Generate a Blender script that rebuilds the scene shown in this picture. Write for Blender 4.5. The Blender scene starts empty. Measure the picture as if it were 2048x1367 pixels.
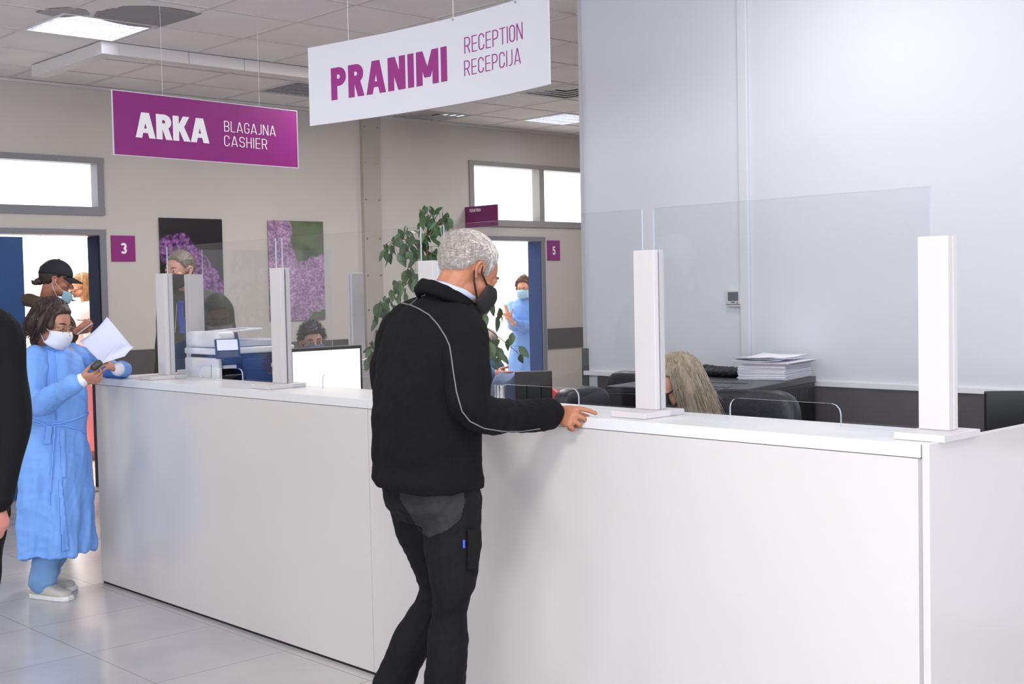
import bpy, bmesh, math, random
import numpy as np
from mathutils import Vector, Matrix, noise
random.seed(7)
R = math.radians
SC = bpy.context.scene
COL = SC.collection
W, H = 2048, 1367

# ------------------------------------------------------------------ camera
F, YAW, PIT, ROL, HC = 2517.36, 0.8118, 0.0413, -0.0205, 1.5194
def _cam():
    cy, sy = math.cos(YAW), math.sin(YAW)
    F0, R0, U0 = Vector((-sy, cy, 0)), Vector((cy, sy, 0)), Vector((0, 0, 1))
    fw = F0 * math.cos(PIT) - U0 * math.sin(PIT)
    up = U0 * math.cos(PIT) + F0 * math.sin(PIT)
    return fw, R0 * math.cos(ROL) + up * math.sin(ROL), -R0 * math.sin(ROL) + up * math.cos(ROL)
FW, RT, UP = _cam()
cam = bpy.data.cameras.new('camera')
cam.sensor_width = 36; cam.lens = 36 * F / W; cam.clip_start = .05
co = bpy.data.objects.new('camera', cam); COL.objects.link(co)
m = Matrix((RT, UP, -FW)).transposed().to_4x4(); m.translation = (0, 0, HC)
co.matrix_world = m; SC.camera = co
def ray(x, y): return FW + RT * ((x - W / 2) / F) - UP * ((y - H / 2) / F)
def hit(x, y, ax, v):            # a point of the photo on the world plane axis = v
    r = ray(x, y); t = (v - (HC if ax == 2 else 0)) / r[ax]
    return Vector((0, 0, HC)) + r * t
def A(x, y, d): return Vector((0, 0, HC)) + ray(x, y) * d   # at a distance from the camera

# ------------------------------------------------------------------ light
SC.view_settings.view_transform = 'Standard'; SC.view_settings.look = 'None'
SC.view_settings.gamma = 1; SC.view_settings.exposure = 0.58
SC.view_settings.use_curve_mapping = False
wd = bpy.data.worlds.new('daylight'); SC.world = wd; wd.use_nodes = True
wd.node_tree.nodes['Background'].inputs[0].default_value = (.80, .88, 1, 1)
wd.node_tree.nodes['Background'].inputs[1].default_value = 1.0
def area(name, loc, rot, sx, sy, power, col=(1, 1, 1), spread=180):
    l = bpy.data.lights.new(name, 'AREA'); l.shape = 'RECTANGLE'; l.size = sx; l.size_y = sy
    l.energy = power; l.color = col; l.spread = R(spread)
    o = bpy.data.objects.new(name, l); COL.objects.link(o); o.location = loc; o.rotation_euler = rot
    return o
# daylight through the three tall windows of the entrance side (behind the camera) and the right-hand side
for k, x in enumerate((-3.6, -.9, 1.8)):
    area('window_daylight', (x, -4.6, 1.75), (R(90), 0, 0), 2.4, 2.2, (24, 56, 84)[k], (.92, .955, 1))
for k, y in enumerate((-2.4, .8)):
    area('window_daylight', (2.9, y, 1.75), (R(90), 0, R(90)), 2.4, 2.2, 74, (.90, .94, 1))
# added fill lights under the ceiling, without fittings, over the hall and desks
for x, y, pw_ in ((-1.4, 1.0, 44), (-4.9, 1.4, 20), (-7.4, .9, 16), (-3.1, 4.3, 12), (-6.5, 5.1, 34), (-7.0, 6.3, 30), (-.2, 4.0, 12), (-7.5, 9.0, 24)):
    area('ceiling_fill', (x, y, 3.155), (0, 0, 0), .56, .56, pw_, (1, .96, .92))
# added fill lights in the two rooms behind the doors
area('ceiling_fill', (-11.6, 4.2, 3.1), (0, 0, 0), 2.6, 2.2, 70, (1, .97, .93))
area('ceiling_fill', (-11.6, 9.2, 3.1), (0, 0, 0), 2.6, 2.2, 70, (1, .98, .96))

# ------------------------------------------------------------------ materials
def lin(c):
    c = c / 255
    return c / 12.92 if c <= .04045 else ((c + .055) / 1.055) ** 2.4
def rgb(r, g, b): return (lin(r), lin(g), lin(b), 1)
MATS = {}
def mat(name, col, rough=.5, metal=0, bump=0, bscale=60, var=0, vscale=6, spec=.5, sheen=0, sss=0, aniso=None, coat=0):
    if name in MATS: return MATS[name]
    mt = bpy.data.materials.new(name); mt.use_nodes = True
    nt = mt.node_tree; b = nt.nodes['Principled BSDF']
    c = rgb(*col)
    b.inputs['Base Color'].default_value = c
    b.inputs['Roughness'].default_value = rough; b.inputs['Metallic'].default_value = metal
    b.inputs['Specular IOR Level'].default_value = spec
    if sheen: b.inputs['Sheen Weight'].default_value = sheen
    if coat: b.inputs['Coat Weight'].default_value = coat
    if sss:
        b.inputs['Subsurface Weight'].default_value = sss
        b.inputs['Subsurface Radius'].default_value = (.012, .005, .003)
    tc = nt.nodes.new('ShaderNodeTexCoord')
    src = tc.outputs['Object']
    if aniso:
        mp = nt.nodes.new('ShaderNodeMapping'); mp.inputs['Scale'].default_value = aniso
        nt.links.new(src, mp.inputs[0]); src = mp.outputs[0]
    if var:
        n = nt.nodes.new('ShaderNodeTexNoise'); n.inputs['Scale'].default_value = vscale; n.inputs['Detail'].default_value = 5
        nt.links.new(src, n.inputs['Vector'])
        r = nt.nodes.new('ShaderNodeValToRGB')
        r.color_ramp.elements[0].position = .3; r.color_ramp.elements[1].position = .7
        r.color_ramp.elements[0].color = tuple(v * (1 - var) for v in c[:3]) + (1,)
        r.color_ramp.elements[1].color = tuple(min(1, v * (1 + var)) for v in c[:3]) + (1,)
        nt.links.new(n.outputs[0], r.inputs[0]); nt.links.new(r.outputs[0], b.inputs['Base Color'])
    if bump:
        n = nt.nodes.new('ShaderNodeTexNoise'); n.inputs['Scale'].default_value = bscale; n.inputs['Detail'].default_value = 6
        nt.links.new(src, n.inputs['Vector'])
        bp = nt.nodes.new('ShaderNodeBump'); bp.inputs['Strength'].default_value = bump; bp.inputs['Distance'].default_value = .004
        nt.links.new(n.outputs[0], bp.inputs['Height']); nt.links.new(bp.outputs[0], b.inputs['Normal'])
    MATS[name] = mt
    return mt
def emit(name, col, s):
    if name in MATS: return MATS[name]
    mt = bpy.data.materials.new(name); mt.use_nodes = True
    b = mt.node_tree.nodes['Principled BSDF']
    b.inputs['Base Color'].default_value = (.8, .8, .8, 1)
    b.inputs['Emission Color'].default_value = rgb(*col); b.inputs['Emission Strength'].default_value = s
    MATS[name] = mt; return mt
def glass(name, tint=(.972, .98, .988), ior=1.5, rough=.0):
    if name in MATS: return MATS[name]
    mt = bpy.data.materials.new(name); mt.use_nodes = True; nt = mt.node_tree
    for n in list(nt.nodes): nt.nodes.remove(n)
    o = nt.nodes.new('ShaderNodeOutputMaterial'); mx = nt.nodes.new('ShaderNodeMixShader')
    t = nt.nodes.new('ShaderNodeBsdfTransparent'); t.inputs[0].default_value = (*tint, 1)
    g = nt.nodes.new('ShaderNodeBsdfGlossy'); g.inputs['Roughness'].default_value = rough
    lw = nt.nodes.new('ShaderNodeLayerWeight'); lw.inputs[0].default_value = .5
    pw = nt.nodes.new('ShaderNodeMath'); pw.operation = 'POWER'; pw.inputs[1].default_value = 5; nt.links.new(lw.outputs['Facing'], pw.inputs[0])
    f = nt.nodes.new('ShaderNodeMath'); f.operation = 'MULTIPLY_ADD'; f.inputs[1].default_value = .96; f.inputs[2].default_value = .04
    nt.links.new(pw.outputs[0], f.inputs[0]); nt.links.new(f.outputs[0], mx.inputs[0]); nt.links.new(t.outputs[0], mx.inputs[1])
    nt.links.new(g.outputs[0], mx.inputs[2]); nt.links.new(mx.outputs[0], o.inputs[0])
    MATS[name] = mt; return mt

M_WALL = mat('wall_paint', (196, 190, 185), .75, bump=.12, bscale=90, var=.02, vscale=1.5)
M_WALLW = mat('white_panel_paint', (210, 212, 220), .55, bump=.05, bscale=40, var=.015, vscale=1.2)
M_CEIL = mat('ceiling_tile', (232, 228, 228), .85, bump=.5, bscale=220, var=.04, vscale=3)
M_TBAR = mat('ceiling_bar', (206, 202, 202), .6)
M_BAND = mat('dark_band', (84, 82, 84), .6, var=.06, vscale=9)
M_FRAME = mat('grey_door_frame', (124, 124, 132), .45)
M_BLUE = mat('blue_door_laminate', (38, 74, 128), .4, var=.08, vscale=2)
M_LAM = mat('white_laminate', (204, 200, 199), .15, bump=.03, bscale=14, spec=.9)
M_LAMTOP = mat('white_worktop', (216, 217, 220), .3)
M_POST = mat('white_post', (200, 196, 198), .4)
M_BLACK = mat('black_plastic', (20, 21, 26), .38)
M_BLACKM = mat('black_matt', (16, 16, 18), .7)
M_METAL = mat('steel', (190, 190, 195), .25, metal=1)
M_PURPLE = mat('purple_sign_face', (137, 33, 120), .42, var=.03, vscale=2)
M_SIGNW = mat('white_sign_face', (206, 207, 216), .5)
M_TEXTW = mat('white_lettering', (240, 238, 242), .5)
M_TEXTP = mat('purple_lettering', (140, 30, 120), .5)
M_ACR = glass('clear_acrylic')
M_ACRE = mat('acrylic_edge_glint', (188, 196, 208), .25)  # bright glint of the pane edges painted as a pale colour

# ------------------------------------------------------------------ mesh helpers
class MB:
    def __init__(s): s.v = []; s.f = []; s.mi = []
    def add(s, vs, fs, mi=0):
        b = len(s.v); s.v += [tuple(p) for p in vs]
        s.f += [tuple(i + b for i in f) for f in fs]; s.mi += [mi] * len(fs); return s
    def box(s, x0, x1, y0, y1, z0, z1, mi=0):
        v = [(x0, y0, z0), (x1, y0, z0), (x1, y1, z0), (x0, y1, z0), (x0, y0, z1), (x1, y0, z1), (x1, y1, z1), (x0, y1, z1)]
        return s.add(v, [(3, 2, 1, 0), (4, 5, 6, 7), (0, 1, 5, 4), (1, 2, 6, 5), (2, 3, 7, 6), (3, 0, 4, 7)], mi)
    def obox(s, M, sx, sy, sz, mi=0):
        v = [M @ Vector((a * sx / 2, b * sy / 2, c * sz / 2)) for a, b, c in
             ((-1, -1, -1), (1, -1, -1), (1, 1, -1), (-1, 1, -1), (-1, -1, 1), (1, -1, 1), (1, 1, 1), (-1, 1, 1))]
        return s.add(v, [(3, 2, 1, 0), (4, 5, 6, 7), (0, 1, 5, 4), (1, 2, 6, 5), (2, 3, 7, 6), (3, 0, 4, 7)], mi)
    def rings(s, rg, cap=True, mi=0, closed=True):
        n = len(rg[0]); vs = [p for r in rg for p in r]; fs = []
        for i in range(len(rg) - 1):
            for j in range(n if closed else n - 1):
                k = (j + 1) % n
                fs.append((i * n + j, i * n + k, (i + 1) * n + k, (i + 1) * n + j))
        if cap:
            fs.append(tuple(range(n - 1, -1, -1))); fs.append(tuple((len(rg) - 1) * n + j for j in range(n)))
        return s.add(vs, fs, mi)
    def tube(s, pts, rad, n=10, cap=True, mi=0):
        pts = [Vector(p) for p in pts]; rg = []; up = None
        for i, p in enumerate(pts):
            t = (pts[min(i + 1, len(pts) - 1)] - pts[max(i - 1, 0)])
            if t.length < 1e-9: t = Vector((0, 0, 1))
            t.normalize()
            if up is None:
                up = Vector((0, 0, 1)) if abs(t.z) < .9 else Vector((1, 0, 0))
            a = t.cross(up)
            if a.length < 1e-6: a = t.orthogonal()
            a.normalize(); b = a.cross(t); up = b
            r = rad[i] if isinstance(rad, (list, tuple)) else rad
            rg.append([p + a * math.cos(q) * r + b * math.sin(q) * r for q in (2 * math.pi * j / n for j in range(n))])
        return s.rings(rg, cap, mi)
    def limb(s, pts, rad, n=14):
        """tapered tube with round ends, densely resampled"""
        pts = [Vector(p) for p in pts]; P = []; Q = []
        for i in range(len(pts) - 1):
            k = 6
            p0 = pts[max(i - 1, 0)]; p1 = pts[i]; p2 = pts[i + 1]; p3 = pts[min(i + 2, len(pts) - 1)]
            for j in range(k):
                t = j / k
                c = .5 * ((2 * p1) + (p2 - p0) * t + (2 * p0 - 5 * p1 + 4 * p2 - p3) * t * t + (3 * p1 - p0 - 3 * p2 + p3) * t ** 3)
                P.append(c); Q.append(rad[i] + (rad[i + 1] - rad[i]) * t)
        P.append(pts[-1]); Q.append(rad[-1])
        d0 = (P[0] - P[1]).normalized(); d1 = (P[-1] - P[-2]).normalized()
        a = [(P[0] + d0 * Q[0] * q, Q[0] * math.sqrt(max(0, 1 - q * q))) for q in (.97, .8, .5, .25)]
        b = [(P[-1] + d1 * Q[-1] * q, Q[-1] * math.sqrt(max(0, 1 - q * q))) for q in (.25, .5, .8, .97)]
        P = [x[0] for x in a] + P + [x[0] for x in b]; Q = [x[1] for x in a] + Q + [x[1] for x in b]
        return s.tube(P, Q, n)
    def ell(s, c, r, M=None, n=16, mi=0):
        rg = []
        for i in range(1, n):
            th = math.pi * i / n
            rg.append([Vector((c[0] + r[0] * math.sin(th) * math.cos(q), c[1] + r[1] * math.sin(th) * math.sin(q), c[2] - r[2] * math.cos(th)))
                       for q in (2 * math.pi * j / (n + 4) for j in range(n + 4))])
        if M is not None: rg = [[M @ p for p in r_] for r_ in rg]
        return s.rings(rg, True, mi)
    def lathe(s, c, prof, n=24, mi=0):
        c = Vector(c)
        return s.rings([[c + Vector((r * math.cos(q), r * math.sin(q), z)) for q in (2 * math.pi * j / n for j in range(n))] for r, z in prof], True, mi)
    def prism(s, poly, d0, d1, fn, mi=0):
        """poly of (u,v); fn(u,v,d)->point"""
        n = len(poly); vs = [fn(u, v, d0) for u, v in poly] + [fn(u, v, d1) for u, v in poly]
        return s.add(vs, [tuple(range(n - 1, -1, -1)), tuple(range(n, 2 * n))] + [(i, (i + 1) % n, (i + 1) % n + n, i + n) for i in range(n)], mi)
    def build(s, name, mats, parent=None, smooth=False, bevel=0, seg=2):
        me = bpy.data.meshes.new(name); me.from_pydata(s.v, [], s.f)
        if not isinstance(mats, (list, tuple)): mats = [mats]
        for mt in mats: me.materials.append(mt)
        me.polygons.foreach_set('material_index', s.mi)
        me.update()
        bm = bmesh.new(); bm.from_mesh(me); bmesh.ops.recalc_face_normals(bm, faces=bm.faces); bm.to_mesh(me); bm.free()
        if smooth: me.polygons.foreach_set('use_smooth', [True] * len(me.polygons))
        o = bpy.data.objects.new(name, me); COL.objects.link(o)
        if parent:
            o.parent = parent
            o.matrix_parent_inverse = Matrix.Translation(-parent.location) if parent.type == 'EMPTY' else Matrix()
        if bevel:
            b = o.modifiers.new('bevel', 'BEVEL'); b.width = bevel; b.segments = seg; b.limit_method = 'ANGLE'; b.angle_limit = R(40)
            b.harden_normals = False
        return o
def tag(o, label, cat, group=None, kind=None):
    o['label'] = label; o['category'] = cat
    if group: o['group'] = group
    if kind: o['kind'] = kind
    return o
def thing(name, label, cat, loc, group=None):
    """an Empty at the thing's base, parts are given in world coordinates"""
    o = bpy.data.objects.new(name, None); COL.objects.link(o); o.location = loc; o.empty_display_size = .1
    return tag(o, label, cat, group)
def struct(o): o['kind'] = 'structure'; return o

def bakemods(o):
    dg = bpy.context.evaluated_depsgraph_get(); dg.update()
    me = bpy.data.meshes.new_from_object(o.evaluated_get(dg))
    old = o.data; o.modifiers.clear(); o.data = me; me.name = old.name
    bpy.data.meshes.remove(old); return o
def vox(mb, name, mt, parent, size=.005, smooth=4, wrinkle=None):
    o = mb.build(name, mt, parent)
    r = o.modifiers.new('r', 'REMESH'); r.mode = 'VOXEL'; r.voxel_size = size
    if smooth:
        q = o.modifiers.new('s', 'SMOOTH'); q.factor = .5; q.iterations = smooth
    bakemods(o); me = o.data
    if wrinkle: displace(me, wrinkle)
    me.polygons.foreach_set('use_smooth', [True] * len(me.polygons))
    if not me.materials: me.materials.append(mt)
    return o
def displace(me, fn):
    n = len(me.vertices); c = np.empty(n * 3, np.float32); me.vertices.foreach_get('co', c); c = c.reshape(-1, 3)
    nr = np.empty(n * 3, np.float32); me.vertex_normals.foreach_get('vector', nr); nr = nr.reshape(-1, 3)
    c = c + nr * fn(c.astype(np.float64))[:, None]
    me.vertices.foreach_set('co', c.astype(np.float32).ravel()); me.update()
def cloth(amp=.006, f=9, seed=0, vert=.45, ridge=True):
    """soft folds: warped sines"""
    rs = np.random.RandomState(seed); D = rs.normal(size=(6, 3)); D[:, 2] *= vert
    ph = rs.rand(6) * 6.28; D2 = rs.normal(size=(6, 3)); ph2 = rs.rand(6) * 6.28
    def fn(c):
        v = np.zeros(len(c))
        for i in range(6):
            w = 1.3 * np.sin(c @ D2[i] * f * .5 + ph2[i])
            s_ = np.sin(c @ D[i] * f * (1 + .35 * i) + ph[i] + w)
            v += (s_ if not ridge else (1 - 2 * np.abs(s_) ** 1.5)) / (1 + .5 * i)
        return amp * v / 2.6
    return fn

# ------------------------------------------------------------------ the building
XB, ZC, YW = -9.4235, 3.175, 5.30
XE = -4.972                                        # left end of the white partition
XBK = XB - .19                                     # room side of the back wall
def wallx(name, x0, x1, y0, y1, z0, z1, holes, mt, kind='wall'):
    """wall across Y with rectangular holes (y0,y1,z0,z1)"""
    mb = MB(); ys = sorted({y0, y1} | {v for h in holes for v in h[:2]}); zs = sorted({z0, z1} | {v for h in holes for v in h[2:]})
    for a, b in zip(ys, ys[1:]):
        for c, d in zip(zs, zs[1:]):
            if any(a >= h[0] - 1e-6 and b <= h[1] + 1e-6 and c >= h[2] - 1e-6 and d <= h[3] + 1e-6 for h in holes): continue
            mb.box(x0, x1, a, b, c, d)
    return struct(mb.build(name, mt))
D1 = (3.0, 4.53, 0, 2.04); W1 = (2.4, 4.525, 2.19, 2.60)
D2 = (8.40, 9.43, 0, 2.05); W2 = (8.40, 11.0, 2.19, 2.80)
wallx('wall_back', XBK, XB, -5, 11.6, 0, ZC, [D1, W1, D2, W2], M_WALL)
# public / staff partition on the right: a white boxed wall parallel to the counter
mb = MB(); mb.box(XE, 3.2, YW, YW + .16, 0, ZC); struct(mb.build('wall_right', M_WALLW))
mb = MB(); mb.box(XBK, 3.2, 11.6, 11.75, 0, ZC); struct(mb.build('wall_far', M_WALL))
# entrance side walls with the window openings (behind the camera)
def wally(name, y0, y1, x0, x1, holes, mt):
    mb = MB(); xs = sorted({x0, x1} | {v for h in holes for v in h[:2]}); zs = sorted({0, ZC} | {v for h in holes for v in h[2:]})
    for a, b in zip(xs, xs[1:]):
        for c, d in zip(zs, zs[1:]):
            if any(a >= h[0] - 1e-6 and b <= h[1] + 1e-6 and c >= h[2] - 1e-6 and d <= h[3] + 1e-6 for h in holes): continue
            mb.box(a, b, y0, y1, c, d)
    return struct(mb.build(name, mt))
wally('wall_front', -5.0, -4.8, XB, 3.2, [(x - 1.25, x + 1.25, .6, 2.9) for x in (-3.6, -.9, 1.8)], M_WALL)
wallx('wall_side', 3.0, 3.2, -4.8, 11.6, 0, ZC, [(-3.65, -1.15, .6, 2.9), (-.45, 2.05, .6, 2.9)], M_WALL)
n = 0
for x in (-3.6, -.9, 1.8):
    n += 1; mb = MB()
    for a in (x - 1.25, x - .03, x + 1.19): mb.box(a, a + .06, -4.95, -4.88, .6, 2.9)
    for c in (.6, 2.84): mb.box(x - 1.25, x + 1.25, -4.95, -4.88, c, c + .06)
    struct(mb.build('window_%d' % n, M_FRAME))
for y in (-2.4, .8):
    n += 1; mb = MB()
    for a in (y - 1.25, y - .03, y + 1.19): mb.box(3.08, 3.15, a, a + .06, .6, 2.9)
    for c in (.6, 2.84): mb.box(3.08, 3.15, y - 1.25, y + 1.25, c, c + .06)
    struct(mb.build('window_%d' % n, M_FRAME))

# floor: large glossy grey tiles
def floor_mat():
    mt = bpy.data.materials.new('floor_tiles'); mt.use_nodes = True; nt = mt.node_tree; b = nt.nodes['Principled BSDF']
    tc = nt.nodes.new('ShaderNodeTexCoord'); sp = nt.nodes.new('ShaderNodeSeparateXYZ'); nt.links.new(tc.outputs['Object'], sp.inputs[0])
    def line(sock, off):
        a = nt.nodes.new('ShaderNodeMath'); a.operation = 'ADD'; a.inputs[1].default_value = off; nt.links.new(sock, a.inputs[0])
        p = nt.nodes.new('ShaderNodeMath'); p.operation = 'PINGPONG'; p.inputs[1].default_value = .3; nt.links.new(a.outputs[0], p.inputs[0])
        c = nt.nodes.new('ShaderNodeMath'); c.operation = 'LESS_THAN'; c.inputs[1].default_value = .0022; nt.links.new(p.outputs[0], c.inputs[0])
        return c.outputs[0]
    mx = nt.nodes.new('ShaderNodeMath'); mx.operation = 'MAXIMUM'
    nt.links.new(line(sp.outputs[0], 6.345), mx.inputs[0]); nt.links.new(line(sp.outputs[1], -2.335), mx.inputs[1])
    n1 = nt.nodes.new('ShaderNodeTexNoise'); n1.inputs['Scale'].default_value = 1.1; n1.inputs['Detail'].default_value = 6
    nt.links.new(tc.outputs['Object'], n1.inputs['Vector'])
    r = nt.nodes.new('ShaderNodeValToRGB'); r.color_ramp.elements[0].color = rgb(162, 162, 166); r.color_ramp.elements[1].color = rgb(190, 188, 188)
    r.color_ramp.elements[0].position = .35; r.color_ramp.elements[1].position = .65
    nt.links.new(n1.outputs[0], r.inputs[0])
    mc = nt.nodes.new('ShaderNodeMixRGB'); mc.inputs[2].default_value = rgb(138, 131, 130)
    nt.links.new(mx.outputs[0], mc.inputs[0]); nt.links.new(r.outputs[0], mc.inputs[1]); nt.links.new(mc.outputs[0], b.inputs['Base Color'])
    rr = nt.nodes.new('ShaderNodeMapRange'); rr.inputs[3].default_value = .16; rr.inputs[4].default_value = .30
    nt.links.new(n1.outputs[0], rr.inputs[0]); nt.links.new(rr.outputs[0], b.inputs['Roughness'])
    bp = nt.nodes.new('ShaderNodeBump'); bp.inputs['Strength'].default_value = .3; bp.inputs['Distance'].default_value = -.002
    nt.links.new(mx.outputs[0], bp.inputs['Height']); nt.links.new(bp.outputs[0], b.inputs['Normal'])
    return mt
M_FLOOR = floor_mat()
mb = MB(); mb.box(XB - .19, 3.2, -5, 11.75, -.1, 0); struct(mb.build('floor', M_FLOOR))
M_ROOMF = mat('room_floor', (224, 196, 170), .35, var=.05, vscale=2)
mb = MB(); mb.box(-13.6, XB - .19, 1.5, 11.75, -.1, 0); struct(mb.build('floor', M_ROOMF))
mb = MB(); mb.box(XBK - .01, XB + .02, D1[0], D1[1], 0, .012); struct(mb.build('trim_1', mat('threshold', (128, 116, 118), .4)))
M_ROOMW = mat('room_wall', (244, 242, 238), .8)
mb = MB(); mb.box(-13.7, -13.6, 1.5, 11.75, 0, ZC); struct(mb.build('wall_room', M_ROOMW))
mb = MB(); mb.box(-13.6, XBK, 1.4, 1.5, 0, ZC); struct(mb.build('wall_room', M_ROOMW))
mb = MB(); mb.box(-13.6, XBK, 11.75, 11.85, 0, ZC); struct(mb.build('wall_room', M_ROOMW))
mb = MB(); mb.box(-13.6, XBK, 7.0, 7.1, 0, ZC); struct(mb.build('wall_room', M_ROOMW))
mb = MB(); mb.box(-13.6, -12.9, 4.92, 5.0, 0, ZC); struct(mb.build('wall_room', M_ROOMW))
mb = MB(); mb.box(-13.6, XBK, 1.5, 11.75, ZC, ZC + .1); struct(mb.build('ceiling', M_ROOMW))

def glazing(name, pts, u):
    mb = MB(); a, b = pts; d = b - a; L_ = d.length; d.normalize(); nn = Vector((d.y, -d.x, 0)); n = max(1, round(L_ / 1.2))
    for i in range(n + 1):
        p = a + d * (L_ * i / n); mb.obox(Matrix.Translation(p + Vector((0, 0, (u[0] + u[1]) / 2))) @ Matrix.Rotation(math.atan2(d.y, d.x), 4, 'Z'), .05, .07, u[1] - u[0])
    for z in u: mb.obox(Matrix.Translation((a + b) / 2 + Vector((0, 0, z))) @ Matrix.Rotation(math.atan2(d.y, d.x), 4, 'Z'), L_, .07, .05)
    o = struct(mb.build(name, mat('white_window_frame', (236, 236, 236), .5)))
    g = MB(); g.obox(Matrix.Translation((a + b) / 2 + Vector((0, 0, (u[0] + u[1]) / 2))) @ Matrix.Rotation(math.atan2(d.y, d.x), 4, 'Z'), L_, .012, u[1] - u[0])
    g.build('pane', emit('bright_daylit_pane', (255, 254, 252), 1.9), o)
glazing('window_8', (Vector((-13.57, 3.4, 0)), Vector((-13.57, 6.95, 0))), (.85, 3.1))
glazing('window_9', (Vector((-13.5, 11.72, 0)), Vector((-10.2, 11.72, 0))), (.5, 3.1))

# ceiling: 600 mm tiles lying in a bar grid
GX, GY = -7.69, 3.205
FIX = {}                                           # cells that carry a fitting
def cell(ix, iy): return GX + .6 * ix, GY + .6 * iy
FIX = {(0, 0), (-2, 4), (0, 7), (-3, 7), (-2, 9)}
EXTRA = [(9, -4), (4, -4), (0, -5), (9, 2), (5, 3), (12, 1), (-1, 6)]
mb = MB(); bars = MB()
rc = random.Random(3)
for ix in range(-3, 19):
    for iy in range(-14, 15):
        x, y = cell(ix, iy)
        if x < XB - .6 or y > 11.6 or x > 3.2 or y < -5: continue
        x1, y1 = min(x + .592, 3.2), min(y + .592, 11.6); x0 = max(x + .008, XB); y0 = max(y + .008, -5)
        if x1 <= x0 or y1 <= y0: continue
        if (ix, iy) in FIX: continue
        dz = rc.uniform(0, .002)
        mb.box(x0 + .004, x1 - .004, y0 + .004, y1 - .004, ZC + dz, ZC + .012)
mb.box(XBK, 3.2, -5, 11.75, ZC + .2, ZC + .25)
for ix in range(-2, 19):
    x = GX + .6 * ix; mb.box(x - .011, x + .011, -5, 11.6, ZC - .004, ZC + .004, 1)
for iy in range(-13, 15):
    y = GY + .6 * iy; mb.box(XB, 3.2, y - .011, y + .011, ZC - .0041, ZC + .0039, 1)
struct(mb.build('ceiling', [M_CEIL, M_TBAR]))
mb = MB(); mb.box(XB, XB + .022, -5, 11.6, ZC - .025, ZC - .004); struct(mb.build('trim_2', M_TBAR))

# the water damage above the light: grey stain with a ragged edge
M_STAIN = mat('grey_water_stain', (150, 148, 150), .9, bump=.4, bscale=120, var=.06, vscale=8)
M_STAIN2 = mat('light_stain', (172, 168, 170), .9, var=.05, vscale=8)
def patch(name, pix, z, mt, label):
    pts = []
    for i, (x, y) in enumerate(pix):
        p = hit(x, y, 2, z); pts.append((p.x, p.y))
    mb = MB(); mb.prism(pts, z, z + .001, lambda u, v, d: (u, v, d)); o = mb.build(name, mt); return tag(o, label, 'stain')
rg = random.Random(5)
def rag(x0, y0, x1, y1, n, a): return [(x0 + (x1 - x0) * i / n + rg.uniform(-a, a) * 1.6, y0 + (y1 - y0) * i / n + rg.uniform(-a, a)) for i in range(1, n)]
patch('ceiling_stain', [(186, 34)] + rag(186, 34, 192, 25, 4, 1) + [(192, 25)] + rag(192, 25, 245, 15, 9, 2.2) + [(245, 14), (300, 13), (345, 17), (404, 28), (382, 36), (310, 57), (260, 52), (215, 43)],
      ZC - .0046, M_STAIN, 'grey ragged damp stain on the ceiling tile above the lit lamp')
patch('ceiling_stain', [(70, 25), (100, 18), (140, 16), (172, 21), (180, 30), (150, 33), (128, 35), (100, 32)],
      ZC - .0046, M_STAIN2, 'faint pale grey damp patch on the ceiling, left of the dark stain')

# ceiling fittings
def troffer(ix, iy, lit, label, group=None):
    x, y = cell(ix, iy); t = thing('ceiling_light', label, 'ceiling light', (x + .3, y + .3, ZC), group)
    fr = MB()
    for a, b, c, d in ((0, .6, 0, .022), (0, .6, .578, .6), (0, .022, .022, .578), (.578, .6, .022, .578)):
        fr.box(x + a, x + b, y + c, y + d, ZC - .006, ZC + .05)
    fr.build('frame', mat('lamp_frame', (205, 205, 210), .35), t)
    bk = MB(); bk.box(x + .02, x + .58, y + .02, y + .58, ZC + .07, ZC + .08)
    bk.build('reflector', mat('lamp_reflector', (190, 190, 192), .3, metal=.6), t)
    for q in range(4):
        tb = MB(); xx = x + .09 + .14 * q; tb.tube([(xx, y + .03, ZC + .048), (xx, y + .57, ZC + .048)], .013, 10)
        tb.build('tube', emit('lit_tube', (235, 240, 255), 12) if lit else mat('dark_tube', (214, 214, 214), .4), t, True)
    lv = MB()
    for q in range(1, 4): lv.box(x + .02 + .14 * q - .004, x + .02 + .14 * q + .004, y + .022, y + .578, ZC - .003, ZC + .035)
    for q in range(1, 12): lv.box(x + .022, x + .578, y + .046 * q + .01, y + .046 * q + .013, ZC + .0, ZC + .034)
    lv.build('louvre', mat('lamp_louvre', (206, 206, 210), .25, metal=.5), t)
    return t
troffer(0, 0, True, 'lit louvred ceiling light beside the grey damp stain')
troffer(-2, 4, False, 'unlit louvred ceiling light with silver grid, behind the two hanging signs')
troffer(-2, 9, True, 'far lit ceiling light at the edge of the white wall')
def diffuser(ix, iy, label):
    x, y = cell(ix, iy); t = thing('air_diffuser', label, 'air vent', (x + .3, y + .3, ZC), 'square air diffusers in the ceiling')
    for q in range(5):
        m_ = MB(); a = .02 + .055 * q; b = .6 - a; z = ZC - .004 + .006 * q; w = .03
        for p in ((a, b, a, a + w), (a, b, b - w, b), (a, a + w, a + w, b - w), (b - w, b, a + w, b - w)):
            m_.box(x + p[0], x + p[1], y + p[2], y + p[3], z, z + .004)
        if q == 4: m_.box(x + a + w, x + b - w, y + a + w, y + b - w, z + .0, z + .004)
        m_.build('vane', mat('vent_paint', (176, 174, 172), .5), t)
    m_ = MB(); m_.box(x + .01, x + .59, y + .01, y + .59, ZC + .06, ZC + .07); m_.build('duct', M_BLACKM, t)
diffuser(0, 7, 'square air diffuser just past the right end of the white hanging sign')
diffuser(-3, 7, 'square air diffuser against the back wall, under the white hanging sign')

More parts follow.
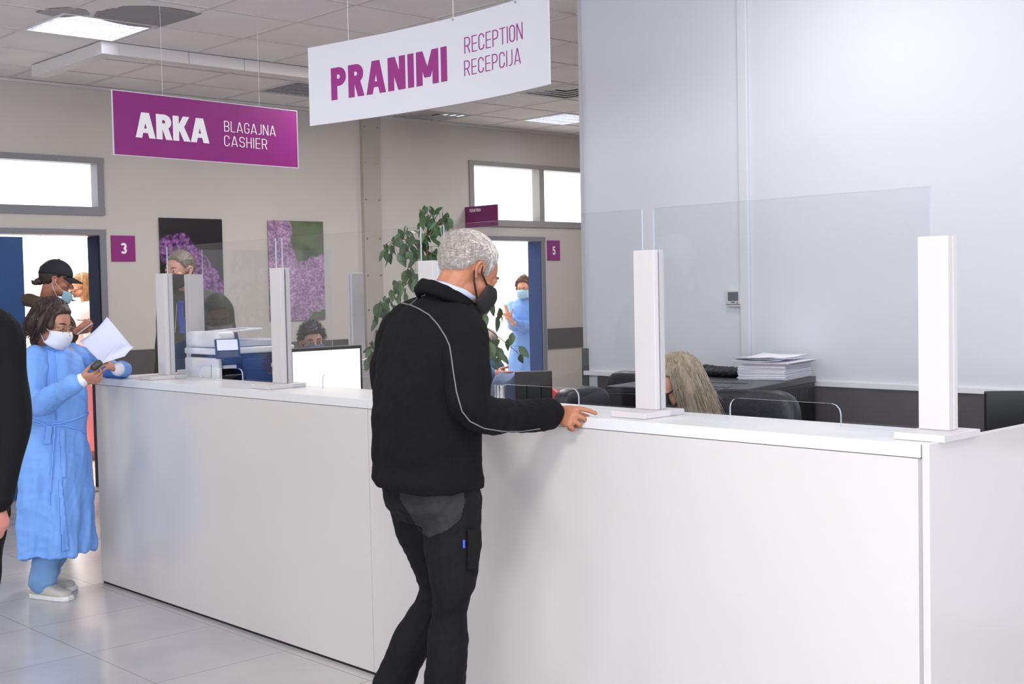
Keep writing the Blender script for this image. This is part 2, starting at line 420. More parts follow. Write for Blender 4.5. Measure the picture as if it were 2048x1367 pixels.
# L-shaped white cable trunking on the ceiling
t = thing('cable_trunking', 'white L-shaped cable trunking fixed under the ceiling around the lit lamp', 'trunking', (-7.72, 3.78, ZC))
M_TRUNK = mat('trunking', (214, 210, 210), .45)
for a, b in ((-8.80, -8.25), (-8.246, -7.80)):
    mb = MB(); mb.box(a, b, 3.73, 3.83, ZC - .085, ZC - .006); mb.build('trunk_length', M_TRUNK, t, bevel=.003)
for a, b in ((3.84, 4.35), (4.354, 4.78), (4.784, 4.90), (4.904, 6.4)):
    mb = MB(); mb.box(-7.80, -7.70, a, b, ZC - .085, ZC - .006); mb.build('trunk_length', M_TRUNK, t, bevel=.003)
mb = MB(); mb.box(-7.805, -7.695, 3.725, 3.845, ZC - .088, ZC - .006); mb.build('trunk_corner', M_TRUNK, t, bevel=.003)

# door 1 and its transom
def frame(name, y0, y1, z0, z1, w=.05, sill=False, xo=.012, mt=None):
    mb = MB()
    for a in (y0 - .01, y1 - w + .01): mb.box(XBK - .012, XB + xo, a, a + w, z0, z1)
    mb.box(XBK - .0115, XB + xo + .002, y0 - .012, y1 + .012, z1 - w * .5, z1 + .02)
    if sill: mb.box(XBK - .0115, XB + xo + .002, y0 - .012, y1 + .012, z0 - .02, z0 + w * .8)
    return mb
M_JAMB = mat('blue_jamb', (46, 66, 110), .4)
mb = frame('door_1', *D1); o = struct(mb.build('door_1', M_FRAME))
j = MB(); j.box(XBK, XB - .005, D1[1] - .052, D1[1] - .04, 0, D1[3] - .03); j.build('jamb', mat('dark_blue_jamb', (40, 46, 66), .85, spec=.05), o)
j = MB(); j.box(XB - .055, XB - .01, 3.04, 3.885, .01, D1[3] - .045); lf = j.build('door_leaf', M_BLUE, o)
j = MB(); j.box(XB - .0099, XB + .03, 3.78, 3.80, 1.0, 1.02); j.box(XB + .018, XB + .03, 3.66, 3.80, 1.0, 1.02); j.build('door_handle', M_METAL, lf)
mb = frame('door_2', *D2); o = struct(mb.build('door_2', M_FRAME))
j = MB(); j.box(XBK, XB - .005, D2[1] - .052, D2[1] - .04, 0, D2[3] - .03); j.build('jamb', mat('mid_blue_jamb', (52, 74, 124), .8, spec=.1), o)
def window(n, y0, y1, z0, z1, mull=()):
    mb = frame('w', y0, y1, z0, z1, .055, True, .02)
    for a in mull: mb.box(XBK - .012, XB + .018, a - .035, a + .035, z0, z1)
    o = struct(mb.build('window_%d' % n, M_FRAME if n == 6 else mat('pale_frame', (150, 146, 146), .45)))
    g = MB(); g.box(XB - .10, XB - .094, y0 + .02, y1 - .02, z0 + .02, z1 - .02)
    g.build('pane', emit('daylit_frosted_pane', (255, 255, 255), 1.25), o); return o
window(6, *W1); window(7, *W2, mull=(9.40,))

# dark protective band, pilaster, corner guard, white wall trim
mb = MB(); mb.box(XB, XB + .012, D1[1] + .02, 7.03, .885, 1.10); struct(mb.build('trim_3', M_BAND))
mb = MB(); mb.box(XB, XB + .012, D2[1] + .03, 10.05, .885, 1.10); struct(mb.build('trim_4', M_BAND))
mb = MB(); mb.box(XE + .1, 3.0, YW - .012, YW, .80, 1.018); struct(mb.build('trim_5', M_BAND))
mb = MB(); mb.box(XE, 3.0, YW - .02, YW, 1.022, 1.046); struct(mb.build('trim_6', mat('white_cap_strip', (228, 228, 232), .4)))
mb = MB(); mb.box(-3.868, -3.812, YW - .018, YW, 1.046, ZC - .005); struct(mb.build('trim_7', M_WALLW, bevel=.004))
mb = MB(); mb.box(XE - .02, XE + .025, YW - .012, YW + .1, .96, 1.175); struct(mb.build('trim_8', M_BAND))
mb = MB(); mb.box(XE - .012, XE + .014, YW - .006, YW + .165, 0, ZC - .005); struct(mb.build('trim_9', mat('corner_strip', (186, 186, 190), .4)))
mb = MB(); mb.box(XB, XB + .045, 7.05, 7.25, 0, ZC - .03); pil = struct(mb.build('trim_10', mat('pilaster_board', (168, 163, 154), .6, var=.05, vscale=3)))
for z in (3.05, 2.72, 2.38, 2.02, 1.68, 1.36, 1.05, .7):
    for y in (7.075, 7.225):
        s_ = MB(); s_.tube([(XB + .045, y, z), (XB + .050, y, z)], .007, 10); s_.build('screw', mat('screw', (120, 114, 108), .3, metal=.8), pil)
mb = MB(); mb.box(XB + .02, XB + .07, 7.145, 7.185, .82, 1.17); struct(mb.build('trim_11', M_BAND))

# pictures on the back wall
def lilac(name, kind):
    mt = bpy.data.materials.new(name); mt.use_nodes = True; nt = mt.node_tree; b = nt.nodes['Principled BSDF']; b.inputs['Roughness'].default_value = .35
    N = nt.nodes.new; L = nt.links.new
    tc = N('ShaderNodeTexCoord'); mp = N('ShaderNodeMapping'); L(tc.outputs['Object'], mp.inputs[0])
    v = N('ShaderNodeTexVoronoi'); v.inputs['Scale'].default_value = 26 if kind == 1 else 40; nv_ = N('ShaderNodeTexNoise'); nv_.inputs['Scale'].default_value = 30; L(mp.outputs[0], nv_.inputs['Vector'])
    vm_ = N('ShaderNodeVectorMath'); vm_.operation = 'MULTIPLY_ADD'; vm_.inputs[1].default_value = (.07, .07, .07); L(nv_.outputs[1], vm_.inputs[0]); L(mp.outputs[0], vm_.inputs[2]); L(vm_.outputs[0], v.inputs['Vector'])
    n2 = N('ShaderNodeTexNoise'); n2.inputs['Scale'].default_value = 9; n2.inputs['Detail'].default_value = 8; L(mp.outputs[0], n2.inputs['Vector'])
    fl = N('ShaderNodeValToRGB'); e = fl.color_ramp.elements
    if kind == 1: e[0].color = rgb(196, 140, 205); e[1].color = rgb(70, 25, 92); e[1].position = .75
    else: e[0].color = rgb(224, 196, 222); e[1].color = rgb(150, 116, 156); e[1].position = .8
    L(v.outputs['Distance'], fl.inputs[0])
    tint = N('ShaderNodeMixRGB'); tint.blend_type = 'MULTIPLY'; tint.inputs[0].default_value = .6; L(fl.outputs[0], tint.inputs[1])
    r2 = N('ShaderNodeValToRGB'); r2.color_ramp.elements[0].color = (.35, .3, .4, 1); r2.color_ramp.elements[0].position = .3; r2.color_ramp.elements[1].color = (1.2, 1.1, 1.2, 1); r2.color_ramp.elements[1].position = .7
    L(n2.outputs[0], r2.inputs[0]); L(r2.outputs[0], tint.inputs[2])
    sp = N('ShaderNodeSeparateXYZ'); L(tc.outputs['Object'], sp.inputs[0])
    def M(op, a, c=None):
        k = N('ShaderNodeMath'); k.operation = op
        for i, q in enumerate((a, c)):
            if q is None: continue
            if isinstance(q, (int, float)): k.inputs[i].default_value = q
            else: L(q, k.inputs[i])
        return k.outputs[0]
    y, z = sp.outputs[1], sp.outputs[2]
    nz = M('MULTIPLY', M('SUBTRACT', n2.outputs[0], .5), .34 if kind == 1 else .30)
    def blob(cy, cz, ry, rz):                          # 1 inside an ellipse with a ragged edge
        a = M('DIVIDE', M('SUBTRACT', y, cy), ry); c = M('DIVIDE', M('SUBTRACT', z, cz), rz)
        d = M('SQRT', M('ADD', M('MULTIPLY', a, a), M('MULTIPLY', c, c)))
        return M('SUBTRACT', 1.0, M('ADD', d, M('MULTIPLY', nz, 3)))
    if kind == 1: bl = [(5.07, 1.91, .10, .11), (5.19, 1.93, .09, .12), (5.28, 1.85, .10, .11), (5.36, 1.76, .10, .12), (5.44, 1.66, .10, .12), (5.52, 1.55, .10, .12), (5.47, 1.47, .10, .10), (5.38, 1.62, .09, .10)]
    else: bl = [(6.12, 2.06, .15, .24), (6.15, 1.76, .18, .26), (6.30, 1.62, .26, .20), (6.55, 1.72, .14, .16), (6.25, 1.40, .24, .18), (6.5, 1.48, .14, .14)]
    m_ = None
    for c in bl:
        q = blob(*c); m_ = q if m_ is None else M('MAXIMUM', m_, q)
    edge = N('ShaderNodeMapRange'); edge.inputs[1].default_value = 0; edge.inputs[2].default_value = .12; L(m_, edge.inputs[0])
    bg = N('ShaderNodeValToRGB'); n3 = N('ShaderNodeTexNoise'); n3.inputs['Scale'].default_value = 4; L(mp.outputs[0], n3.inputs['Vector']); L(n3.outputs[0], bg.inputs[0])
    e = bg.color_ramp.elements
    if kind == 1: e[0].color = rgb(22, 18, 26); e[1].color = rgb(38, 32, 44)
    else:
        e[0].color = rgb(74, 84, 66); e[0].position = .35; e[1].color = rgb(120, 84, 122); e[1].position = .66
        k = e.new(.5); k.color = rgb(104, 118, 90)
    mx = N('ShaderNodeMixRGB'); L(edge.outputs[0], mx.inputs[0]); L(bg.outputs[0], mx.inputs[1]); L(tint.outputs[0], mx.inputs[2])
    L(mx.outputs[0], b.inputs['Base Color']); return mt
mb = MB(); mb.box(XB + .001, XB + .02, 5.0, 5.575, 1.10, 2.165)
tag(mb.build('wall_picture', lilac('lilac_on_black', 1), bevel=.002), 'unframed picture of purple lilac on black, behind the left end of the counter', 'picture')
mb = MB(); mb.box(XB + .001, XB + .02, 6.028, 6.606, 1.29, 2.168)
tag(mb.build('wall_picture', lilac('lilac_close', 2), bevel=.002), 'unframed close-up picture of pale lilac blossom with green, nearer the pilaster', 'picture')

# ------------------------------------------------------------------ lettering
def arc(cx, cy, rx, ry, a0, a1, n=7): return [(cx + rx * math.cos(R(a0 + (a1 - a0) * i / n)), cy + ry * math.sin(R(a0 + (a1 - a0) * i / n))) for i in range(n + 1)]
def stroke(path, w):
    """quads along a centre line with mitred joints"""
    out = []; L_, Rr = [], []; path = [p for i, p in enumerate(path) if i == 0 or abs(p[0] - path[i - 1][0]) + abs(p[1] - path[i - 1][1]) > 1e-4]
    n = len(path)
    for i in range(n):
        p = Vector(path[i]); a = (p - Vector(path[i - 1])).normalized() if i else None
        b = (Vector(path[i + 1]) - p).normalized() if i < n - 1 else None
        if a is None: a = b
        if b is None: b = a
        t = (a + b).normalized(); nn = Vector((-t.y, t.x)); k = w / 2 / max(.35, nn.dot(Vector((-a.y, a.x))))
        L_.append(p + nn * k); Rr.append(p - nn * k)
    return [[Rr[i], Rr[i + 1], L_[i + 1], L_[i]] for i in range(n - 1)]
def glyph(ch, w):
    """polygons of a condensed sans letter, cap height 1; w = stroke; returns (polys, advance)"""
    h = w / 2; hw = w * .86; P = []
    D = lambda x0, y0, x1, y1, ww=w: P.append([(x0 - ww / 2, y0), (x0 + ww / 2, y0), (x1 + ww / 2, y1), (x1 - ww / 2, y1)])
    V = lambda x: P.append([(x, 0), (x + w, 0), (x + w, 1), (x, 1)])
    Hb = lambda x0, x1, y, k=hw: P.append([(x0, y), (x1, y), (x1, y + k), (x0, y + k)])
    S = lambda pts: P.extend(stroke(pts, w))
    if ch == 'I': V(0); return P, w
    Wd = .42 + w * .62
    r = min(.2, Wd / 2 - h) if w < .12 else max(.05, (Wd - w) / 2 - .0)
    if ch in 'PRB':
        V(0); yb = .42 if ch != 'B' else .47
        S([(h, 1 - h)] + arc(Wd - h - r, 1 - h - r, r, r, 90, 0) + arc(Wd - h - r, yb + h + r * .9, r, r * .9, 0, -90) + [(h, yb + h)])
        if ch == 'R': D(Wd - h * .8, 0, Wd * .55, yb + h, w * 1.05)
        if ch == 'B': S([(h, yb + h)] + arc(Wd - h - r, yb + h - r, r, r, 90, 0)[1:] + arc(Wd - h - r, h + r, r, r, 0, -90) + [(h, h)])
        return P, Wd + (w * .1 if ch == 'R' else 0)
    if ch == 'A':
        Wa = .5 + w * .95; a = Wa / 2; D(h, 0, a - w * .12, 1, w * 1.02); D(Wa - h, 0, a + w * .12, 1, w * 1.02); Hb(Wa * .22, Wa * .78, .2, hw * .9); return P, Wa
    if ch == 'N': Wn = .44 + w * .9; V(0); P.append([(Wn - w, 0), (Wn, 0), (Wn, 1), (Wn - w, 1)]); D(Wn - w * .62, 0, w * .62, 1, w * 1.1); return P, Wn
    if ch == 'M':
        Wm = .56 + w * 1.15; V(0); P.append([(Wm - w, 0), (Wm, 0), (Wm, 1), (Wm - w, 1)]); D(Wm / 2 , .22, w * .55, 1, w); D(Wm / 2, .22, Wm - w * .55, 1, w); return P, Wm
    if ch == 'K': Wk = .44 + w * .85; V(0); D(w * .95, .40, Wk - w * .55, 1, w * 1.08); D(Wk - h * .9, 0, w * 1.25, .62, w * 1.1); return P, Wk
    if ch == 'L': V(0); Hb(0, Wd * .85, 0); return P, Wd * .85
    if ch == 'E': V(0); [Hb(0, Wd * .88, y) for y in (0, .5 - hw / 2, 1 - hw)]; return P, Wd * .9
    if ch == 'F': V(0); [Hb(0, Wd * .88, y) for y in (.48 - hw / 2, 1 - hw)]; return P, Wd * .88
    if ch == 'H': V(0); P.append([(Wd - w, 0), (Wd, 0), (Wd, 1), (Wd - w, 1)]); Hb(0, Wd, .5 - hw / 2); return P, Wd
    if ch == 'T': P.append([(Wd / 2 - h, 0), (Wd / 2 + h, 0), (Wd / 2 + h, 1), (Wd / 2 - h, 1)]); Hb(0, Wd, 1 - hw); return P, Wd
    if ch == 'Z': Hb(0, Wd, 0); Hb(0, Wd, 1 - hw); D(h, 0, Wd - h, 1); return P, Wd
    if ch == 'J': Wj = Wd * .66; rj = min(r, Wj - w); S([(Wj - h, 1)] + arc(Wj - h - rj, h + rj, rj, rj, 0, -90) + [(h * .4, h)]); return P, Wj
    if ch == 'O': S(arc(Wd - h - r, 1 - h - r, r, r, 0, 90) + arc(h + r, 1 - h - r, r, r, 90, 180) + arc(h + r, h + r, r, r, 180, 270) + arc(Wd - h - r, h + r, r, r, 270, 360) + [(Wd - h, 1 - h - r)]); return P, Wd
    if ch in 'CG':
        p = [(Wd - h, .70)] + arc(Wd - h - r, 1 - h - r, r, r, 0, 90) + arc(h + r, 1 - h - r, r, r, 90, 180) + arc(h + r, h + r, r, r, 180, 270) + arc(Wd - h - r, h + r, r, r, 270, 360)
        S(p + ([(Wd - h, .30)] if ch == 'C' else [(Wd - h, .46)]));
        if ch == 'G': Hb(Wd * .52, Wd, .42)
        return P, Wd
    if ch == 'S':
        q = .5 - h
        S([(Wd - h, .74)] + arc(Wd - h - r, 1 - h - r, r, r, 0, 90) + arc(h + r, 1 - h - r, r, r, 90, 180) + arc(h + r, .5 + r * .8, r, r * .8, 180, 250) + arc(Wd - h - r, .5 - r * .8, r, r * .8, 70, 0) + arc(Wd - h - r, h + r, r, r, 0, -90) + arc(h + r, h + r, r, r, 270, 180) + [(h, .26)]); return P, Wd
    if ch == '3':
        ry = (.5 - h) / 2; S(arc(Wd / 2, .5 + ry, Wd / 2 - h, ry, 155, -90, 12)); S(arc(Wd / 2, .5 - ry, Wd / 2 - h, ry, 90, -155, 12)); return P, Wd
    if ch == '5':
        Hb(h, Wd - h * .4, 1 - hw); P.append([(h * .6, .48), (h * .6 + w, .48), (h * .6 + w, 1), (h * .6, 1)])
        S([(h * 2, .56)] + arc(Wd / 2, .32, Wd / 2 - h, .29, 80, 0) + arc(Wd / 2, .32, Wd / 2 - h, .32 - h, 0, -165)); return P, Wd
    return P, .3
def text(parent, s, u0, u1, v0, v1, w, mt, fn, gap=.1, name='lettering'):
    """fit the word between u0..u1 and v0..v1 of the face; fn(u,v,d)->point"""
    gl = [glyph(c, w) for c in s]; tot = sum(a for _, a in gl) + gap * (len(s) - 1); k = (u1 - u0) / tot; x = 0; mb = MB()
    for polys, adv in gl:
        for i, p in enumerate(polys):
            q = [(u0 + (x + a) * k, v0 + b * (v1 - v0)) for a, b in p]
            mb.prism(q, .0004, .0012 + .00002 * i, fn)
        x += adv + gap
    return mb.build(name, mt, parent)

# hanging sign 1: purple ARKA board (runs along Y)
a0 = hit(229, 308, 2, 2.31); a1 = hit(596, 335, 2, 2.31); sh = .349
t = thing('hanging_sign', 'purple hanging sign reading ARKA, BLAGAJNA, CASHIER', 'sign', ((a0.x + a1.x) / 2, (a0.y + a1.y) / 2, 2.31))
du = (a1 - a0); Ls = du.length; du.normalize(); nrm = Vector((du.y, -du.x, 0))
fb = lambda u, v, d: a0 + du * (u * Ls) + Vector((0, 0, v * sh)) + nrm * d
mb = MB(); mb.prism([(0, 0), (1, 0), (1, 1), (0, 1)], -.008, 0, fb); mb.build('board', M_PURPLE, t)
mb = MB()
for q in ([(-.0035, -.012), (1.0035, -.012), (1.0035, 0), (-.0035, 0)], [(-.0035, 1), (1.0035, 1), (1.0035, 1.012), (-.0035, 1.012)], [(-.0035, 0), (0, 0), (0, 1), (-.0035, 1)], [(1, 0), (1.0035, 0), (1.0035, 1), (1, 1)]):
    mb.prism(q, -.008, .0005, fb)
mb.build('edge', M_SIGNW, t)
def uof(x, y): p = hit(x, y, 2, 2.31 + .15); return 0
def upl(x, y):                                      # fraction along the board under a photo column
    r = ray(x, y); o = Vector((0, 0, HC)); k = (a0 - o).dot(nrm) / r.dot(nrm); return ((o + r * k) - a0).dot(du) / Ls
text(t, 'ARKA', upl(271, 260), upl(418, 270), .294, .70, .225, M_TEXTW, fb, .035)
text(t, 'BLAGAJNA', upl(448, 255), upl(551, 260), .52, .70, .075, M_TEXTW, fb, .13)
text(t, 'CASHIER', upl(448, 280), upl(534, 285), .275, .455, .075, M_TEXTW, fb, .14)
M_WIRE = mat('nylon_wire', (225, 225, 225), .3)
for u in (.25, .78):
    p = a0 + du * (u * Ls) - nrm * .004; mb = MB(); mb.tube([(p.x, p.y, 2.31 + sh), (p.x, p.y, ZC - .004)], .0011, 6); mb.build('wire', M_WIRE, t)

# hanging sign 2: curved white PRANIMI sheet
ZB, SH = 2.30, .36
pl = [hit(x, y, 2, ZB) for x, y in ((620, 252), (700, 241), (780, 230), (860, 217), (940, 203), (1020, 187), (1100, 168))]
xs = [p.x for p in pl]; cf = np.polyfit(xs, [p.y for p in pl], 3)
NS = 40; cv = []
for i in range(NS + 1):
    x = xs[0] + (xs[-1] - xs[0]) * i / NS; cv.append(Vector((x, float(np.polyval(cf, x)), ZB)))
cl = [0]
for i in range(NS): cl.append(cl[-1] + (cv[i + 1] - cv[i]).length)
def fc(u, v, d):
    s_ = u * cl[-1]; i = min(NS - 1, max(0, int(u * NS)))
    while i < NS - 1 and cl[i + 1] < s_: i += 1
    while i > 0 and cl[i] > s_: i -= 1
    t_ = (cv[i + 1] - cv[i]); k = (s_ - cl[i]) / t_.length; p = cv[i] + t_ * k; tn = t_.normalized()
    return p + Vector((0, 0, v * SH)) + Vector((tn.y, -tn.x, 0)) * d
t = thing('hanging_sign', 'large curved white hanging sign reading PRANIMI, RECEPTION, RECEPCIJA', 'sign', (cv[20].x, cv[20].y, ZB))
mb = MB()
mb.rings([[fc(i / NS, v, d) for v, d in ((0, -.004), (0, 0), (1, 0), (1, -.004))] for i in range(NS + 1)])
mb.build('board', M_SIGNW, t)
def upc(x, y):
    best = min(range(401), key=lambda i: abs(px(fc(i / 400, .5, 0))[0] - x)); return best / 400
def px(P):
    d = Vector(P) - Vector((0, 0, HC)); z = d.dot(FW); return (W / 2 + F * d.dot(RT) / z, H / 2 - F * d.dot(UP) / z)
text(t, 'PRANIMI', upc(663, 0), upc(894, 0), .285, .69, .225, M_TEXTP, fc, .09)
text(t, 'RECEPTION', upc(930, 0), upc(1046, 0), .555, .74, .07, M_TEXTP, fc, .13)
text(t, 'RECEPCIJA', upc(928, 0), upc(1041, 0), .30, .475, .07, M_TEXTP, fc, .14)
for u in (.17, .60, .86):
    p = fc(u, 1, -.002); mb = MB(); mb.tube([(p.x, p.y, p.z - .004), (p.x, p.y, ZC - .004)], .0011, 6); mb.build('wire', M_WIRE, t)
for u in (.60, .86):
    p = fc(u, .985, 0); mb = MB(); mb.tube([fc(u, .975, -.001), fc(u, .975, .003)], .005, 8); mb.build('eyelet', M_METAL, t)

# number plates and the projecting room sign
def plate(y0, y1, z0, z1, ch, u, v, label):
    t = thing('door_number_plate', label, 'sign', (XB, (y0 + y1) / 2, z0)); fn = lambda a, b, d: Vector((XB + .006 + d, y0 + a * (y1 - y0), z0 + b * (z1 - z0)))
    mb = MB(); mb.box(XB, XB + .006, y0, y1, z0, z1); mb.build('plate', M_PURPLE, t)
    text(t, ch, u[0], u[1], v[0], v[1], .185, M_TEXTW, fn)
plate(4.583, 4.788, 1.808, 2.015, '3', (.38, .64), (.30, .72), 'small purple door plate with a white 3 beside the left doorway')
plate(9.474, 9.668, 1.822, 2.036, '5', (.40, .64), (.28, .70), 'small purple door plate with a white 5 beside the far doorway')
YF = 8.33; b0 = hit(928, 455, 1, YF); b1 = hit(995, 451, 1, YF); b2 = hit(995, 408, 1, YF)
t = thing('projecting_sign', 'dark purple sign reading FIZIATRIA sticking out from the back wall', 'sign', (XB, YF, b1.z))
mb = MB(); mb.box(XB, b1.x, YF, YF + .012, b1.z, b2.z); mb.build('plate', mat('dark_purple_sign_face', (112, 22, 92), .45), t)
wS = b1.x - XB
text(t, 'FIZIATRIA', .15, .50, .74, .88, .16, M_TEXTW, lambda a, b, d: Vector((XB + a * wS, YF - d, b1.z + b * (b2.z - b1.z))), .12)

# wall thermostat
t = thing('thermostat', 'small white wall thermostat with grey screen on the white wall', 'thermostat', (-3.54, YW, 1.42))
q0 = hit(1458, 613, 1, YW); q1 = hit(1485, 580, 1, YW)
tx = lambda a: q0.x + a * (q1.x - q0.x)
tz = lambda a: q0.z + a * (q1.z - q0.z)
mb = MB(); mb.box(tx(0), tx(1), YW - .022, YW, tz(0), tz(1)); mb.build('housing', M_POST, t, bevel=.003)
mb = MB(); mb.box(tx(.13), tx(.87), YW - .024, YW - .021, tz(.36), tz(.9)); mb.build('screen', mat('lcd_grey', (92, 100, 108), .2), t)
mb = MB(); mb.box(tx(0), tx(1), YW - .0245, YW - .021, tz(.14), tz(.17)); mb.box(tx(.78), tx(.84), YW - .0245, YW - .021, tz(.22), tz(.28)); mb.box(tx(.35), tx(.62), YW - .0235, YW - .0215, tz(.25), tz(.30)); mb.build('button', M_BLACK, t)

# ------------------------------------------------------------------ the reception counter
YC, XL, XS, XR = 2.988, -6.379, -3.986, -1.6136
t = thing('reception_counter', 'long white reception counter with a light top, filling the foreground', 'counter', (-4.0, 3.15, 0))
M_GAP = mat('dark_gap', (26, 24, 26), .8)
mb = MB(); mb.box(XL, XS - .0015, YC, YC + .018, .012, 1.062); mb.build('front_panel', M_LAM, t, bevel=.001)
mb = MB(); mb.box(XS + .0015, XR - .020, YC, YC + .018, .012, 1.062); mb.build('front_panel', M_LAM, t, bevel=.001)
mb = MB(); mb.box(XL + .01, XR - .02, YC + .02, YC + .04, 0, 1.09); mb.box(XL + .01, XR - .02, YC + .006, YC + .03, 0, .0119); mb.build('carcass', M_GAP, t)
mb = MB(); mb.box(XL - .004, XS - .0008, YC - .002, YC + .318, 1.064, 1.10); mb.build('worktop', M_LAMTOP, t, bevel=.0015)
mb = MB(); mb.box(XS + .0008, XR - .012, YC - .002, YC + .318, 1.064, 1.10); mb.build('worktop', M_LAMTOP, t, bevel=.0015)
mb = MB(); mb.box(XR - .008, XR + .012, YC, 5.27, .012, 1.102); mb.build('end_panel', M_LAM, t, bevel=.001)
mb = MB(); mb.box(XL, XL + .02, YC + .02, 4.75, .0, 1.062); mb.box(-6.10, -6.08, YC + .32, 4.75, 0, 1.062); mb.box(XL + .02, -6.10, 4.73, 4.75, 0, 1.062); mb.build('side_panel', M_LAM, t, bevel=.001)
mb = MB(); mb.box(XL - .004, -6.07, YC + .32, 4.76, 1.064, 1.10); mb.build('worktop', M_LAMTOP, t, bevel=.0015)
mb = MB(); mb.box(XL + .02, XR - .03, YC + .28, YC + .30, 0, 1.062); mb.build('back_panel', M_LAM, t)
mb = MB()
mb.box(-4.92, -1.66, YC + .322, YC + .44, 1.045, 1.078)
mb.build('inner_ledge', mat('black_ledge', (34, 34, 40), .35), t)
mb = MB(); mb.box(-5.25, -1.66, YC + .302, YC + .80, .70, .73)
for x in (-5.2, -3.4, -1.75): mb.box(x, x + .03, YC + .32, YC + .78, 0, .70)
tag(mb.build('work_desk', mat('grey_desk', (90, 88, 92), .45)), 'grey staff desk running behind the white counter', 'desk')
mb = MB(); mb.box(XR - .0198, XR - .0082, YC + .005, YC + .016, .012, 1.062); mb.build('corner_strip', mat('gap_shade_grey', (168, 164, 164), .5), t)  # fills the corner gap; the gap's soft shadow is put into its grey

# posts
PX = [-5.935, -4.862, -3.80, -2.685, -1.672]
PLAB = ['white screen post at the far left end of the counter front', 'second white screen post from the left, beside the lit monitor', 'white screen post behind the head of the man in black',
        'white screen post beside the hand of the man in black', 'tall wide white screen post on the near right corner of the counter']
def post(cx, cy, label, along='x', sp=(-.036, .036), grp='white screen posts on the counter'):
    t = thing('screen_post', label, 'post', (cx, cy, 1.10), grp)
    w, g, th = .044, .004, .021
    for s_ in (-1, 1):
        mb = MB(); a, b = sorted((s_ * g, s_ * (g + th)))
        if along == 'x': mb.box(cx - w, cx + w, cy + a, cy + b, 1.12, 1.64)
        else: mb.box(cx + a, cx + b, cy - w, cy + w, 1.12, 1.64)
        mb.build('board', M_POST, t, bevel=.0015)
    mb = MB()
    if along == 'x': mb.box(cx + sp[0], cx + sp[1], cy - g, cy + g, 1.12, 1.635)
    else: mb.box(cx - g, cx + g, cy + sp[0], cy + sp[1], 1.12, 1.635)
    mb.build('spacer', mat('spacer_grey', (206, 206, 212), .5), t)
    mb = MB()
    if along == 'x': mb.box(cx - .060, cx + .085, cy - .13, cy + .07, 1.1005, 1.1195)
    else: mb.box(cx - .07, cx + .11, cy - .08, cy + .08, 1.1005, 1.1195)
    mb.build('foot_plate', M_POST, t, bevel=.002)
    return t
for x, l, q in zip(PX, PLAB, ((-.04, .036), (-.022, .022), (-.042, .044), (-.021, .022), (-.015, .042))): post(x, 3.17, l, sp=q)
WY = [3.49, 4.58]
post(-6.2, WY[0], 'white screen post in front of the grey-haired man in the olive jacket', 'y')
post(-6.2, WY[1], 'white screen post above the right edge of the lit monitor', 'y')

# clear screens with a rounded hand-through opening
def screen(a, b, c, d, fn, label, lo=1.106, hi=1.775, ztop=1.172):
    t = thing('protective_screen', label, 'screen', tuple(fn((a + b) / 2, lo, 0)), 'clear protective screens on the counter')
    r = .03; pts = [(a, lo), (c, lo), (c, ztop - r)] + [(c + r - r * math.cos(R(q)), ztop - r + r * math.sin(R(q))) for q in (30, 60)] + [(c + r, ztop), (d - r, ztop)] + \
        [(d - r + r * math.sin(R(q)), ztop - r + r * math.cos(R(q))) for q in (30, 60)] + [(d, ztop - r), (d, lo), (b, lo), (b, hi), (a, hi)]
    mb = MB(); n = len(pts); vs = [fn(u, v, -.003) for u, v in pts] + [fn(u, v, .003) for u, v in pts]
    mb.add(vs, [tuple(range(n)), tuple(range(2 * n - 1, n - 1, -1))], 0)
    mb.build('pane', M_ACR, t)
    mb = MB()
    for i in range(n):
        k = (i + 1) % n; mb.add([fn(*pts[i], -.003), fn(*pts[k], -.003), fn(*pts[k], .003), fn(*pts[i], .003)], [(0, 1, 2, 3)])
    mb.build('pane_edge', M_ACRE, t)
fx = lambda u, v, d: Vector((u, 3.17 + d, v))
screen(-5.896, -4.887, -5.601, -5.201, fx, 'clear screen in front of the white printer, leftmost on the counter front')
screen(-4.837, -3.852, -4.547, -4.147, fx, 'clear screen in front of the lit monitor')
screen(-3.712, -2.709, -3.41, -3.01, fx, 'clear screen right of the man in black, over his hand')
screen(-2.660, -1.690, -2.364, -1.972, fx, 'large clear screen at the near right end of the counter')
fy = lambda u, v, d: Vector((-6.2 + d, u, v))
screen(3.545, 4.40, 3.80, 4.15, fy, 'clear screen on the left wing, in front of the grey-haired man')

# ------------------------------------------------------------------ office things
def Mz(loc, az, tilt=0):      # local +y looks towards azimuth az
    return Matrix.Translation(loc) @ Matrix.Rotation(R(az - 90), 4, 'Z') @ Matrix.Rotation(R(tilt), 4, 'X')
def rbox(mb, M, sx, sy, sz, r=.02, n=6, pw=4, mi=0):
    """soft cushion-like box: superellipsoid"""
    rg = []; K = 14
    def se(t, p): c = math.cos(t); return math.copysign(abs(c) ** p, c)
    for i in range(1, K):
        v = -math.pi / 2 + math.pi * i / K; cz = se(v, 2 / pw); zz = math.copysign(abs(math.sin(v)) ** (2 / pw), math.sin(v))
        rg.append([M @ Vector((sx / 2 * cz * se(u, 2 / pw), sy / 2 * cz * math.copysign(abs(math.sin(u)) ** (2 / pw), math.sin(u)), sz / 2 * zz)) for u in (2 * math.pi * j / 28 for j in range(28))])
    return mb.rings(rg, True, mi)
M_LEATH = mat('black_leather', (26, 28, 38), .42, bump=.5, bscale=35)
